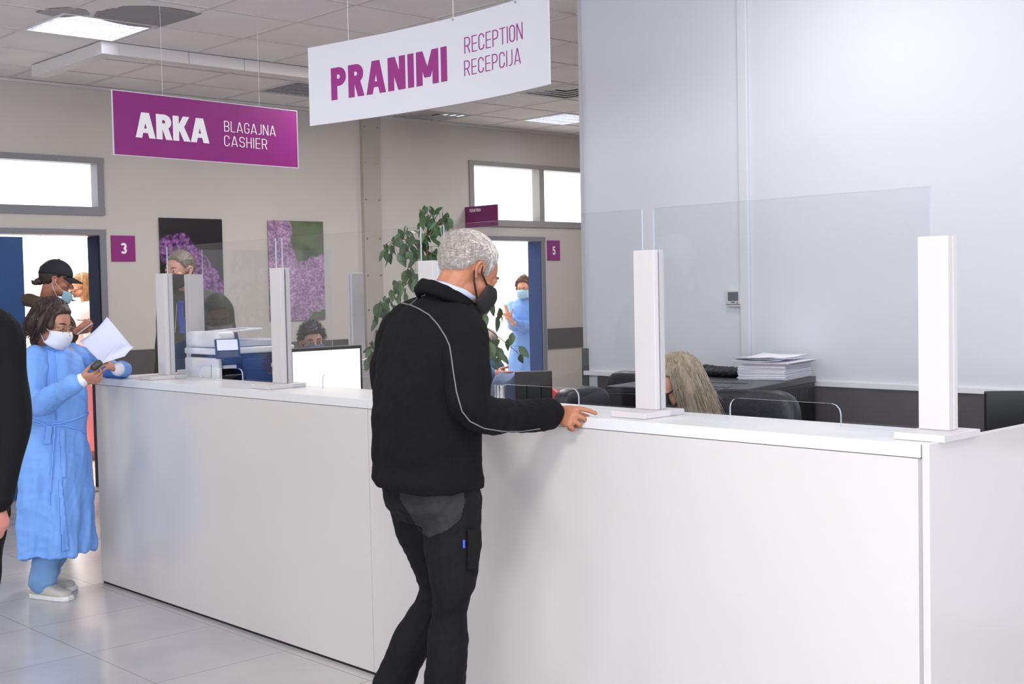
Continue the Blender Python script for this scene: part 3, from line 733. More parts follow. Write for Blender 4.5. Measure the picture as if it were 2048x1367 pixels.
def office_chair(loc, az, label, top=1.05, width=.50, lean=10, arms=False, grp=None):
    x, y = loc; t = thing('office_chair', label, 'chair', (x, y, 0), grp)
    M = Mz((x, y, 0), az)
    mb = MB(); rbox(mb, M @ Matrix.Translation((0, 0, .48)), .50, .48, .11); mb.build('seat', M_LEATH, t, True)
    mb = MB(); hgt = top - .52
    rbox(mb, M @ Matrix.Translation((0, -.25 - hgt * .09, .52 + hgt / 2)) @ Matrix.Rotation(R(lean), 4, 'X'), width, .11, hgt, pw=5); mb.build('backrest', M_LEATH, t, True)
    mb = MB(); mb.tube([M @ Vector((0, 0, .08)), M @ Vector((0, 0, .43))], .028); mb.build('gas_lift', M_METAL, t, True)
    for k in range(5):
        a = R(72 * k + 18); e = M @ Vector((.28 * math.cos(a), .28 * math.sin(a), .07)); mb = MB()
        mb.tube([M @ Vector((0, 0, .10)), e], [.028, .018]); mb.build('base_arm', M_BLACK, t, True)
        mb = MB(); mb.tube([e + Vector((-.018, 0, -.042)), e + Vector((.018, 0, -.042))], .028, 14); mb.build('castor', M_BLACK, t, True)
    if arms:
        for s_ in (-1, 1):
            mb = MB(); mb.tube([M @ Vector((s_ * .24, .05, .46)), M @ Vector((s_ * .30, .05, .50)), M @ Vector((s_ * .30, .05, .66))], .018); rbox(mb, M @ Matrix.Translation((s_ * .30, .0, .68)), .07, .30, .04); mb.build('armrest', M_BLACK, t, True)
    return t
c = A(1480, 815, 5.15); office_chair((c.x + .05, c.y - .22), 282, 'black leather office chair of the blonde receptionist, its back beside her hair', top=1.09, width=.44, lean=6)
c = A(1250, 775, 6.6); office_chair((c.x + .0, c.y - .22), 262, 'high-backed black office chair left of the tall centre post', top=1.078, width=.56, lean=4)
c = A(1152, 800, 5.6); office_chair((c.x - .25, c.y - .0), 172, 'black office chair with a creased side, just above the hand of the man in black', top=1.09, width=.30, lean=8)

def monitor(p0, p1, hgt, front, label, lit=None, stand=.73, thick=.035, tilt=0):
    """p0,p1: top corners; front: +1/-1 side of the glass relative to p0->p1 turned clockwise"""
    p0 = Vector(p0); p1 = Vector(p1); zt = (p0.z + p1.z) / 2; u = Vector((p1.x - p0.x, p1.y - p0.y, 0)); w = u.length; u.normalize(); nv = Vector((u.y, -u.x, 0)) * front
    c = (p0 + p1) / 2; c.z = 0
    t = thing('computer_monitor', label, 'monitor', (c.x, c.y, stand))
    fn = lambda a, b, d: Vector((p0.x, p0.y, 0)) + u * (a * w) + nv * d + Vector((0, 0, zt - hgt + b * hgt))
    mb = MB(); mb.prism([(0, 0), (1, 0), (1, 1), (0, 1)], -thick, 0, fn); mb.build('housing', M_BLACK, t, bevel=.006, seg=3)
    mb = MB(); mb.prism([(.035, .07), (.965, .07), (.965, .945), (.035, .945)], .0002, .0012, fn); sc_ = mb.build('screen', lit or mat('dark_screen', (12, 13, 16), .15), t)
    mb = MB(); mb.prism([(.3, .15), (.7, .15), (.7, .75), (.3, .75)], -thick - .018, -thick + .002, fn); mb.build('back_cover', M_BLACK, t, bevel=.006)
    mb = MB(); mb.prism([(.44, -((zt - hgt - stand) / hgt)), (.56, -((zt - hgt - stand) / hgt)), (.56, .4), (.44, .4)], -thick - .035, -thick - .015, fn)
    mb.lathe((c.x - nv.x * .04, c.y - nv.y * .04, stand), [(.11, 0), (.11, .012), (.02, .016)]); mb.build('stand', M_BLACK, t)
    return t, fn, sc_
LIT = emit('lit_monitor_screen', (255, 250, 232), .62)
p0, p1 = hit(579, 696, 0, -5.06), hit(724, 690, 0, -5.06)
t, fn, sc_ = monitor(p0, p1, .31, 1, 'lit computer monitor with a nearly blank cream screen behind the counter', LIT)
mb = MB()
for v, a, b in ((.90, .07, .30), (.87, .10, .22), (.55, .46, .50), (.49, .44, .54), (.43, .46, .56), (.36, .46, .52)):
    mb = MB(); mb.prism([(a, v), (b, v), (b, v + .008), (a, v + .008)], .0014, .0018, fn); mb.build('text_line', emit('dim_text_on_screen', (190, 182, 168), .35), sc_)
p = A(1063, 742, 7.0); monitor((p.x - .085, p.y - .05, p.z), (p.x + .045, p.y + .11, p.z), .26, -1, 'black computer monitor seen from behind, in front of the far doorway', thick=.045)
p = A(1967, 781, 4.6); monitor((p.x, p.y, p.z), (p.x + .37, p.y + .30, p.z), .33, -1, 'black computer monitor at the right edge of the picture, cut off by the frame', thick=.03)
mb = MB(); mb.box(-2.55, -1.64, 4.2, 5.2, .70, .73); [mb.box(x, x + .03, y, y + .03, 0, .70) for x in (-2.53, -1.69) for y in (4.22, 5.15)]
tag(mb.build('side_desk', mat('grey_desk', (90, 88, 92), .45)), 'grey desk under the monitor at the right edge', 'desk')
mb = MB(); mb.box(-5.5, -4.93, 4.72, 5.22, .70, .73); [mb.box(x, x + .03, y, y + .03, 0, .70) for x in (-5.48, -4.98) for y in (4.74, 5.17)]
tag(mb.build('side_desk', mat('grey_desk', (90, 88, 92), .45)), 'grey desk carrying the monitor that is seen from behind', 'desk')

# steel beaker
mb = MB(); mb.lathe((-3.485, 3.24, 1.1005), [(.020, 0), (.022, .004), (.022, .060), (.0200, .060), (.0200, .01)]); tag(mb.build('pen_cup', M_METAL, smooth=False), 'small steel cup on the counter beside the forearm of the man in black', 'cup')

# black ventilated cabinet with papers
N0 = Vector((-3.215, 4.40, 0)); sd = Vector((-.19, .86, 0)).normalized(); wv = Vector((-sd.y, sd.x, 0)); ZT = 1.074
t = thing('equipment_cabinet', 'black ventilated equipment cabinet against the white wall, with papers on top', 'cabinet', (N0 + sd * .4 + wv * .33)[:])
fk = lambda a, b, z: N0 + wv * a + sd * b + Vector((0, 0, z))
def kbox(a0, a1, b0, b1, z0, z1, mb=None):
    mb = mb or MB(); v = [fk(a0, b0, z0), fk(a1, b0, z0), fk(a1, b1, z0), fk(a0, b1, z0), fk(a0, b0, z1), fk(a1, b0, z1), fk(a1, b1, z1), fk(a0, b1, z1)]
    return mb.add(v, [(3, 2, 1, 0), (4, 5, 6, 7), (0, 1, 5, 4), (1, 2, 6, 5), (2, 3, 7, 6), (3, 0, 4, 7)])
kbox(.0, .66, .0, .86, .04, ZT - .03).build('body', mat('cabinet_black', (15, 16, 22), .4), t, bevel=.004)
kbox(-.004, .664, -.004, .864, ZT - .03, ZT).build('top_panel', mat('cabinet_top', (48, 48, 56), .32), t, bevel=.004)
mb = MB()
for k in range(7): kbox(.10 + .035 * k, .115 + .035 * k, .045, .12, ZT, ZT + .0008).build('vent_slot', M_BLACKM, t)
for k in range(12): kbox(.12 + .03 * k, .14 + .03 * k, .30, .34, ZT, ZT + .0008).build('vent_slot', M_BLACKM, t)
mb = MB()
for k in range(9): kbox(-.0012, -.0002, .52 + .028 * k, .535 + .028 * k, ZT - .10, ZT - .055, mb)
kbox(-.0014, -.0002, .18, .72, ZT - .135, ZT - .132, mb); mb.build('side_slots', mat('slot_grey', (48, 50, 60), .4), t)
mb = MB(); kbox(-.006, 0, .17, .185, ZT - .155, ZT - .140, mb); mb.build('lock', M_METAL, t)
mb = MB(); kbox(.03, .63, .03, .83, 0, .04, mb); mb.build('plinth', M_BLACKM, t)
# paper stack
t = thing('paper_stack', 'thick untidy stack of white papers on the black cabinet', 'papers', tuple(fk(.19, .68, ZT)))
rp = random.Random(4); M_PAPER = [mat('paper_a', (226, 226, 238), .7), mat('paper_b', (204, 196, 208), .7), mat('paper_c', (238, 238, 246), .7)]
z = ZT + .001; k = 0
while z < ZT + .082:
    h = rp.choice((.0018, .0026, .004, .0055)); dx, dy, an = rp.uniform(-.004, .004), rp.uniform(-.004, .004), rp.uniform(-.03, .03)
    if z > ZT + .068: dx -= .02 + rp.uniform(-.012, .012); dy += rp.uniform(-.01, .03); h = .002
    cx, cy = .135 + dx, .69 + dy; hx, hy = .118, .165
    mb = MB(); cs, sn = math.cos(an), math.sin(an)
    q = [(cx + a * hx * cs - b * hy * sn, cy + a * hx * sn + b * hy * cs) for a, b in ((-1, -1), (1, -1), (1, 1), (-1, 1))]
    v = [fk(a, b, z) for a, b in q] + [fk(a, b, z + h * .88) for a, b in q]
    mb.add(v, [(3, 2, 1, 0), (4, 5, 6, 7), (0, 1, 5, 4), (1, 2, 6, 5), (2, 3, 7, 6), (3, 0, 4, 7)]); mb.build('sheaf', M_PAPER[k % 3], t); z += h; k += 1
for q in range(3):
    mb = MB(); n = 8; an = .1 * q - .08; rows = []
    for i in range(n + 1):
        a = -.17 + .34 * i / n; zz = z + .004 + .003 * q + .012 * abs(a / .17) ** 2 * (1 if q != 1 else -.3)
        rows.append([fk(.15 + b * math.cos(an) - a * math.sin(an) + .01 * q, .69 + a + b * math.sin(an), zz + (.006 * (b / .12) ** 2)) for b in (-.12, -.04, .04, .12)])
    mb.rings(rows, False, closed=False); o = mb.build('loose_sheet', M_PAPER[2], t, True); so = o.modifiers.new('s', 'SOLIDIFY'); so.thickness = .0006
# folded black bag / case beside the stack
t0 = fk(.45, .74, ZT); mb = MB(); rbox(mb, Matrix.Translation(t0 + Vector((0, 0, .022))) @ Matrix.Rotation(R(-10), 4, 'Z'), .34, .16, .042)
rbox(mb, Matrix.Translation(t0 + Vector((-.10, -.01, .03))) @ Matrix.Rotation(R(20), 4, 'Z'), .13, .10, .045)
o = vox(mb, 'folded_bag', mat('black_fabric', (18, 18, 22), .6), None, .006, 2, cloth(.006, 40, 3)); tag(o, 'folded black bag lying on the cabinet left of the paper stack', 'bag')
mb = MB(); kbox(.42, .53, .44, .50, ZT + .001, ZT + .003, mb); tag(mb.build('paper_slip', M_PAPER[2]), 'small white paper slip lying on the cabinet beside the receptionist\'s hair', 'paper')

# multifunction printer behind the left end of the counter (its front looks towards +X)
XP, XQ, yl, yr = -5.72, -6.05, 3.335, 3.80
t = thing('office_printer', 'large white and blue office printer behind the left part of the counter', 'printer', (-5.88, 3.55, 0))
M_PW = mat('printer_white', (232, 232, 238), .35); M_PB = mat('printer_blue', (30, 52, 104), .35)
mb = MB(); mb.box(XQ + .01, XP - .02, yl + .01, yr - .01, .03, 1.0); mb.build('body', M_PW, t, bevel=.012, seg=3)
mb = MB(); mb.box(XQ, XP + .01, yl, yl + .03, 1.0, 1.20); mb.build('finisher', M_PW, t, bevel=.012, seg=4)
mb = MB(); mb.box(XP - .055, XP - .053, yl - .001, yl, 1.10, 1.165); mb.build('cover_joint', M_BLACKM, t)
mb = MB(); mb.box(XQ + .02, XP - .012, yl + .025, yr, 1.165, 1.215); mb.build('blue_band', M_PB, t, bevel=.006)
mb = MB(); mb.box(XQ + .03, XP - .12, yl + .03, yr - .01, .99, 1.165); mb.build('output_cavity', M_BLACKM, t)
mb = MB(); mb.obox(Matrix.Translation((XP - .06, yl + .10, 1.095)) @ Matrix.Rotation(R(-14), 4, 'Y'), .12, .10, .005); mb.build('output_tray', mat('tray_grey', (96, 100, 96), .5), t)
mb = MB(); mb.box(XP - .05, XP - .02, yl + .05, yl + .13, 1.142, 1.16); mb.build('paper_flag', M_PW, t, bevel=.003)
mb = MB(); mb.add([(XP, yl + .19, 1.0), (XP, yr, 1.0), (XP, yr, 1.19), (XP, yl + .15, 1.19), (XP - .2, yl + .19, 1.0), (XP - .2, yr, 1.0), (XP - .2, yr, 1.19), (XP - .2, yl + .15, 1.19)],
      [(0, 1, 2, 3), (7, 6, 5, 4), (0, 3, 7, 4), (1, 5, 6, 2), (3, 2, 6, 7), (0, 4, 5, 1)]); bf = mb.build('blue_front', M_PB, t, bevel=.005)
mb = MB(); mb.box(XP + .0002, XP + .001, yl + .325, yl + .38, 1.138, 1.158); mb.build('label', M_POST, bf)
mb = MB(); mb.box(XQ, XP + .005, yl, yr + .01, 1.216, 1.25); mb.build('scanner_unit', M_PW, t, bevel=.01, seg=3)
mb = MB(); mb.box(XQ, XP - .0, yl + .005, yl + .12, 1.252, 1.335); mb.build('document_feeder', M_PW, t, bevel=.024, seg=4)
mb = MB(); mb.box(XQ + .01, XP - .02, yl + .12, yr, 1.252, 1.283); mb.build('scanner_lid', mat('printer_lilac', (190, 192, 212), .35), t, bevel=.005)
mb = MB(); mb.obox(Matrix.Translation((-5.86, yl + .19, 1.336)) @ Matrix.Rotation(R(3), 4, 'X'), .22, .22, .010); mb.build('feeder_tray', M_PW, t, bevel=.003)
mb = MB(); mb.obox(Matrix.Translation((-5.83, yl + .19, 1.343)) @ Matrix.Rotation(R(3), 4, 'X'), .06, .09, .003); mb.build('tray_recess_shade', mat('tray_shadow', (176, 174, 178), .6), t)  # flat patch on the tray, the shade of a recess painted in grey
pc = hit(455, 697, 0, -5.62); Mt = Mz(pc, -24, 0) @ Matrix.Rotation(R(28), 4, 'X')
mb = MB(); mb.obox(Mt, .125, .014, .110); tb = mb.build('control_panel', mat('panel_blue', (22, 44, 92), .3), t, bevel=.006, seg=3)
mb = MB(); mb.obox(Mt @ Matrix.Translation((0, .0078, .018)), .104, .001, .060); mb.build('display', emit('printer_display', (110, 126, 176), .35), tb)
mb = MB(); mb.obox(Mt @ Matrix.Translation((0, .0078, -.034)), .104, .001, .032); mb.build('key_strip', mat('key_grey', (74, 76, 92), .4), tb)
mb = MB(); mb.tube([Mt @ Vector((0, -.010, -.04)), Vector((XP - .02, pc.y + .04, 1.19))], .012); mb.build('panel_arm', M_BLACK, t, True)

# ------------------------------------------------------------------ people
from mathutils.bvhtree import BVHTree
def skin(name, c): return mat(name, c, .5, sss=.12, var=.07, vscale=35, bump=.08, bscale=150)
def hairm(name, c, v=.35): return mat(name, c, .48, var=v, vscale=18, aniso=(6, 6, 1.2), bump=.5, bscale=60)
M_EYEW = mat('eye_white', (226, 222, 218), .2); M_EYED = mat('eye_iris', (44, 30, 24), .15)
M_LIP = mat('lips', (176, 104, 92), .45)
def hmat(c, az, pitch=0, roll=0, sc=1.0):
    return Matrix.Translation(c) @ Matrix.Rotation(R(az - 90), 4, 'Z') @ Matrix.Rotation(R(-pitch), 4, 'X') @ Matrix.Rotation(R(roll), 4, 'Y') @ Matrix.Scale(sc, 4)
def head_prims(mb, M, fem=False):
    e = lambda c, r, n=16: mb.ell(c, r, M, n)
    e((0, -.014, .035), (.073, .093, .086), 22); e((0, .028, .018), (.063, .064, .074), 18)
    e((0, .042, -.028), (.054, .050, .050)); e((0, .034, -.064), (.047 if fem else .051, .050, .040)); e((0, .070, -.090), (.021, .018, .017))
    for s_ in (-1, 1):
        e((s_ * .038, .060, -.022), (.022, .022, .019)); e((s_ * .012, .104, -.036), (.0085, .009, .0075))
        e((s_ * .045, .010, -.060), (.014, .035, .022)); e((s_ * .031, .076, .006), (.017, .013, .010)); e((s_ * .031, .0815, .0125), (.0150, .0120, .0068), 12); e((s_ * .031, .080, -.006), (.0145, .0110, .0050), 12)
        # ear: bowl, rim and lobe
        ex = lambda x, y, z: M @ Vector((s_ * x, y, z))
        mb.tube([ex(.071, .010, -.012), ex(.078, .008, .012), ex(.084, -.006, .024), ex(.088, -.020, .018), ex(.086, -.022, .002), ex(.081, -.014, -.016), ex(.076, -.003, -.030), ex(.071, .005, -.024)],
                [.0045, .0055, .0058, .0058, .0052, .0052, .0075, .004], 8)
        mb.ell((s_ * .074, -.008, .0), (.006, .013, .022), M, 8)
    mb.tube([M @ Vector((0, .088, .012)), M @ Vector((0, .102, -.010)), M @ Vector((0, .117, -.030)), M @ Vector((0, .108, -.040))], [.0075, .009, .0115, .007], 10)
    e((0, .082, .022), (.042, .012, .008)); e((0, .092, -.058), (.022, .010, .0055), 10); e((0, .090, -.068), (.019, .010, .006), 10)
def ringloft(mb, rings, n=28):
    out = []
    for c, la, fo, hw, hd, p in rings:
        q = 2 / p
        out.append([c + la * (hw * math.copysign(abs(math.cos(u)) ** q, math.cos(u))) + fo * (hd * math.copysign(abs(math.sin(u)) ** q, math.sin(u))) for u in (2 * math.pi * i / n for i in range(n))])
    return mb.rings(out)
def hand(mb, w, d, nrm, th, curl=(25, 28, 32, 36), spread=1.0, thumb=(.6, .7, .25), k=1.0, tcurl=20):
    """w wrist, d towards the fingers, nrm the palm side, th the thumb side"""
    w = Vector(w); d = Vector(d).normalized(); nrm = Vector(nrm); nrm = (nrm - d * nrm.dot(d)).normalized(); t = d.cross(nrm)
    if t.dot(Vector(th)) < 0: t = -t
    L = lambda a, b, c: w + t * (a * k) + d * (b * k) + nrm * (c * k)
    rg = []
    for b, hw, hd, ox, oc in ((-.02, .024, .019, 0, 0), (.0, .026, .018, 0, 0), (.02, .031, .017, .001, .001), (.045, .037, .017, .003, .002), (.07, .040, .015, .002, 0), (.088, .039, .012, .001, -.001), (.096, .033, .008, .001, -.001)):
        rg.append((L(ox, b, oc), t, nrm, hw * k, hd * k, 2.4))
    ringloft(mb, rg, 20)
    for i in range(4):
        x = (.031, .0105, -.0105, -.030)[i]; b = (.086, .092, .088, .078)[i]; ln = (.070, .078, .072, .056)[i]; r = (.0088, .009, .0086, .0076)[i]
        dr = (d + t * ((1.2, .3, -.5, -1.3)[i] * .10 * spread)).normalized(); p = L(x, b - .012, -.001); pts = [p]; a = 0
        q = p + dr * (.014 * k); pts.append(q)
        for f, g in ((.44, .8), (.31, 1.0), (.25, .7)):
            a += R(curl[i]) * g; v = dr * math.cos(a) + nrm * math.sin(a); q = q + v * (ln * f * k); pts.append(q)
        mb.limb(pts, [r * k * 1.05, r * k * 1.05, r * k, r * k * .93, r * k * .84], 10)
    td = (t * thumb[0] + d * thumb[1] + nrm * thumb[2]).normalized(); p = L(.018, .018, .004); pts = [p]; q = p
    for j, ln in enumerate((.042, .032, .027)):
        v = (td * math.cos(R(tcurl) * j) + (d * .6 + nrm * .8 - t * .2).normalized() * math.sin(R(tcurl) * j)).normalized(); q = q + v * (ln * k); pts.append(q)
    mb.limb(pts, [.015 * k, .0115 * k, .0098 * k, .0085 * k], 10)
def foot(mb, ank, az, k=1.0, infl=0.0, z0=.0):
    f = Vector((math.cos(R(az)), math.sin(R(az)), 0)); s_ = Vector((f.y, -f.x, 0)); a = Vector(ank); a.z = 0
    rg = []
    for b, hw, h in ((-.075, .020, .045), (-.065, .031, .075), (-.03, .036, .095), (.02, .038, .088), (.07, .043, .066), (.12, .047, .050), (.16, .043, .042), (.19, .026, .030)):
        hh = (h + infl) * k; c = a + f * (b * k * (1 + infl * 2)) + Vector((0, 0, z0 + hh / 2)); rg.append((c, s_, Vector((0, 0, 1)), (hw + infl) * k, hh / 2, 2.8))
    ringloft(mb, rg, 20)
def std(x, y, az, h=1.72, z=0, seated=False, **ov):
    f = Vector((math.cos(R(az)), math.sin(R(az)), 0)); r = Vector((f.y, -f.x, 0)); o = Vector((x, y, z))
    P = lambda a, b, c: o + r * (a * h) + f * (b * h) + Vector((0, 0, c * h))
    j = dict(az=az, h=h, pel=P(0, 0, .53), waist=P(0, .004, .62), chest=P(0, 0, .74), neck=P(0, -.012, .845), head=P(0, .016, .925))
    for n_, s_ in (('L', -1), ('R', 1)):
        j['sh' + n_] = P(s_ * .108, -.006, .80); j['el' + n_] = P(s_ * .135, -.018, .625); j['wr' + n_] = P(s_ * .140, .03, .485)
        j['hip' + n_] = P(s_ * .055, 0, .51); j['kn' + n_] = P(s_ * .06, .012, .285); j['an' + n_] = P(s_ * .065, -.01, .048)
    if seated:
        dz = Vector((0, 0, .53 * h - .50))
        for k_ in ('pel', 'waist', 'chest', 'neck', 'head', 'shL', 'shR', 'elL', 'elR'): j[k_] = j[k_] - dz
        for n_, s_ in (('L', -1), ('R', 1)):
            j['hip' + n_] = P(s_ * .055, 0, 0) + Vector((0, 0, .49)); j['kn' + n_] = P(s_ * .075, .245, 0) + Vector((0, 0, .51)); j['an' + n_] = P(s_ * .075, .26, 0) + Vector((0, 0, .09))
            j['wr' + n_] = P(s_ * .08, .17, 0) + Vector((0, 0, .60))
    j.update({k_: Vector(v) if hasattr(v, '__len__') else v for k_, v in ov.items()}); return j
def torso(mb, j, infl=0, prof=None, p=2.3, low=0.0, hem=None):
    k = j['h'] / 1.72; lt = (j['shR'] - j['shL']); lt.z *= .3; lt.normalize(); lb = (j['hipR'] - j['hipL']); lb.z = 0; lb.normalize()
    ks = [j['pel'] - Vector((0, 0, .03)) if low else j['pel'], j['waist'], j['chest'], (j['shL'] + j['shR']) / 2 + Vector((0, 0, .0)), j['neck']]
    prof = prof or [(.158, .108), (.140, .100), (.166, .116), (.158, .088), (.062, .058)]
    rg = []; N_ = 5
    if low: ks[0] = j['pel'] - Vector((0, 0, low))
    for i in range(4):
        for q in range(N_):
            t = q / N_; a, b = ks[i], ks[i + 1]; c = a.lerp(b, t); T = (i + t) / 4; la = lb.lerp(lt, min(1, T * 1.3)).normalized()
            up = (b - a).normalized(); fo = up.cross(la).normalized(); la2 = fo.cross(up)
            s1 = .5 - .5 * math.cos(math.pi * t); hw = prof[i][0] + (prof[i + 1][0] - prof[i][0]) * (s1 if i < 3 else t ** 1.6); hd = prof[i][1] + (prof[i + 1][1] - prof[i][1]) * s1
            rg.append((c, la2 if i else la, fo, hw * k + infl, hd * k + infl, p))
    rg.append((ks[4], lt, Vector((0, 0, 1)).cross(lt), prof[4][0] * k + infl * .6, prof[4][1] * k + infl * .6, 2))
    return ringloft(mb, rg)
def body(t, j, M, skin_m, hands=None, fem=False, voxel=.0045, arms=True, legs=True, neckr=None):
    mb = MB(); k = j['h'] / 1.72; head_prims(mb, M, fem); nr = neckr or (.046 if fem else .056)
    mb.limb([M @ Vector((0, -.018, -.02)), M @ Vector((0, -.022, -.06)), j['neck'] + Vector((0, 0, .01)), j['neck'] - Vector((0, 0, .05))], [nr, nr, nr * 1.05, nr * 1.4])
    torso(mb, j, -.012)
    for s_ in 'LR':
        mb.limb([j['neck'].lerp(j['sh' + s_], .35) - Vector((0, 0, .01)), j['sh' + s_], j['el' + s_], j['wr' + s_]], [.028 * k, .044 * k, .036 * k, .024 * k])
        mb.limb([j['hip' + s_], j['hip' + s_].lerp(j['kn' + s_], .5), j['kn' + s_], j['kn' + s_].lerp(j['an' + s_], .35), j['an' + s_]], [.068 * k, .056 * k, .040 * k, .040 * k, .030 * k])
        fa = j.get('faz' + s_, j['az']); foot(mb, j['an' + s_], fa, k * .92, -.004, .012 + max(0, j['an' + s_].z - .09))
        hs = (hands or {}).get(s_)
        d0 = (j['wr' + s_] - j['el' + s_]).normalized()
        f = Vector((math.cos(R(j['az'])), math.sin(R(j['az'])), 0)); r = Vector((f.y, -f.x, 0)) * (1 if s_ == 'R' else -1)
        hs = hs or dict(d=d0, n=-r, th=f)
        hand(mb, j['wr' + s_], hs['d'], hs['n'], hs['th'], **{a: b for a, b in hs.items() if a not in ('d', 'n', 'th')})
    o = vox(mb, 'body', skin_m, t, voxel, 2)
    for s_ in (-1, 1):
        mb = MB(); mb.ell((s_ * .031, .0805, .004), (.0112, .0105, .0098), M, 14); ey = mb.build('eye', M_EYEW, t, True)
        mb = MB(); mb.ell((s_ * .031, .0882, .003), (.0058, .0036, .0058), M, 10); mb.build('iris', M_EYED, ey, True)
    return o
def eyebrows(t, M, mt):
    for s_ in (-1, 1):
        mb = MB(); mb.tube([M @ Vector((s_ * .015, .0935, .024)), M @ Vector((s_ * .031, .090, .028)), M @ Vector((s_ * .048, .077, .023))], [.003, .0042, .002], 8); mb.build('eyebrow', mt, t, True)
def haircap(mb, M, line, th=.10, n=46, back=1.0, amp=.0, seed=1):
    """line: [(y, z)] hairline; the cap sinks under the skin where no hair grows"""
    line = sorted(line); ys = [a for a, _ in line]; zs = [b for _, b in line]; rg = []
    for i in range(1, n):
        ph = math.pi * i / n; row = []
        for k in range(n + 10):
            u = 2 * math.pi * k / (n + 10); d = Vector((math.sin(ph) * math.cos(u), math.sin(ph) * math.sin(u), math.cos(ph)))
            p = Vector((.074 * d.x, .094 * d.y - .014, .087 * d.z + .035)); zl = float(np.interp(p.y, ys, zs))
            m_ = max(0, min(1, (p.z - zl) / .022 + .35 * noise.noise(Vector((p.x * 60, p.y * 60, p.z * 60))) + .2))
            front = max(0, p.y - .03) * (.03 if p.z > .0 else 0)
            f = -.10 + (th + .10) * m_ + amp * m_ * noise.noise(Vector((p.x * 40 + seed, p.y * 40, p.z * 40)))
            row.append(M @ Vector((p.x * (1 + f), (p.y + .014) * (1 + f) - .014 + front * m_ * 1.0, (p.z - .035) * (1 + f) + .035)))
        rg.append(row)
    return mb.rings(rg)
def strands(mb, M, line, n, ln, rad, flow, th=.08, seed=2, segs=4, gravity=0, ymax=1, zmin=-1):
    rs = random.Random(seed); ys = [a for a, _ in sorted(line)]; zs = [b for _, b in sorted(line)]; c = 0
    while c < n:
        d = Vector((rs.gauss(0, 1), rs.gauss(0, 1), rs.gauss(0, 1))).normalized()
        p = Vector((.074 * d.x, .094 * d.y - .014, .087 * d.z + .035))
        if p.z < float(np.interp(p.y, ys, zs)) + .004 or p.z < zmin: continue
        if p.y > ymax: continue
        c += 1; nn = Vector((d.x / .074, d.y / .094, d.z / .087)).normalized()
        v = flow(p, nn, rs).normalized(); q = p + nn * (th * .085 * .5) + Vector((0, max(0, p.y - .03) * .03, 0)); pts = [M @ q]; L_ = ln * rs.uniform(.6, 1.2)
        for s_ in range(segs):
            v = (v + Vector((0, 0, -gravity)) + Vector((rs.gauss(0, .08), rs.gauss(0, .08), rs.gauss(0, .08)))).normalized()
            q = q + v * (L_ / segs); pts.append(M @ q)
        mb.tube(pts, [rad * (1 - .8 * i / segs) for i in range(segs + 1)], 3, cap=False)
    return mb
def facemask(t, M, mt, loops=None, drop=0.0, name='face_mask', w=80, puff=1.0):
    n, m_ = 22, 14; outer = []; z0 = -.010 - drop
    for i in range(n + 1):
        a = -1 + 2 * i / n; ca = math.cos(R(abs(a) * w)); row = []
        for k in range(m_ + 1):
            v = k / m_
            cy = float(np.interp(v, [0, .18, .38, .62, .85, 1], [.108, .124, .127, .120, .104, .070])) * (1 + .04 * (puff - 1)); cz = float(np.interp(v, [0, .3, .62, .85, 1], [z0, -.036 - drop, -.078 - drop, -.106 - drop * .8, -.112 - drop * .7]))
            sy, sz = .018, float(np.interp(v, [0, 1], [-.026 - drop * .5, -.072 - drop * .8]))
            x = .0735 * math.sin(R(a * w)) / math.sin(R(w)) * (1 - .10 * abs(math.sin(math.pi * v)) * (1 - ca)); cr = ca ** .75
            if v > .8: x *= 1 - (v - .8) * .5 * (1 - abs(a))
            row.append(Vector((x, sy + (cy - sy) * cr, sz + (cz - sz) * cr + .0016 * math.sin(v * 26) * cr)))
        outer.append(row)
    mb = MB(); mb.rings([[M @ p for p in r] for r in outer], False, closed=False); o = mb.build(name, mt, t, True)
    s_ = o.modifiers.new('s', 'SOLIDIFY'); s_.thickness = .003; s_.offset = 0
    if loops is None: loops = mt
    for s_, col in ((0, -1), (n, 1)):
        a = outer[s_][1]; b = outer[s_][m_ - 1]; sx = col
        mb = MB(); lr = .0032 if puff > 1 else .0016
        mb.tube([M @ a, M @ Vector((sx * .079, .006, -.006 - drop * .3)), M @ Vector((sx * .080, -.004, .022)), M @ Vector((sx * .082, -.018, .016)), M @ Vector((sx * .081, -.018, -.020)), M @ Vector((sx * .077, -.002, -.042 - drop * .3)), M @ b], lr, 6)
        mb.build('ear_loop', loops, o, True)
    return o
def spectacles(t, M, mt, r=.021):
    mb = MB()
    for s_ in (-1, 1):
        mb.tube([M @ Vector((s_ * .032 + r * math.cos(q), .104 - abs(math.cos(q)) * .002, .002 + r * .78 * math.sin(q))) for q in (2 * math.pi * i / 18 for i in range(19))], .0014, 5)
        mb.tube([M @ Vector((s_ * (.032 + r), .102, .006)), M @ Vector((s_ * .076, .06, .008)), M @ Vector((s_ * .079, -.005, .012)), M @ Vector((s_ * .080, -.02, -.004))], .0014, 5)
    mb.tube([M @ Vector((-.011, .105, .004)), M @ Vector((0, .108, .007)), M @ Vector((.011, .105, .004))], .0014, 5)
    o = mb.build('glasses', mt, t, True); return o
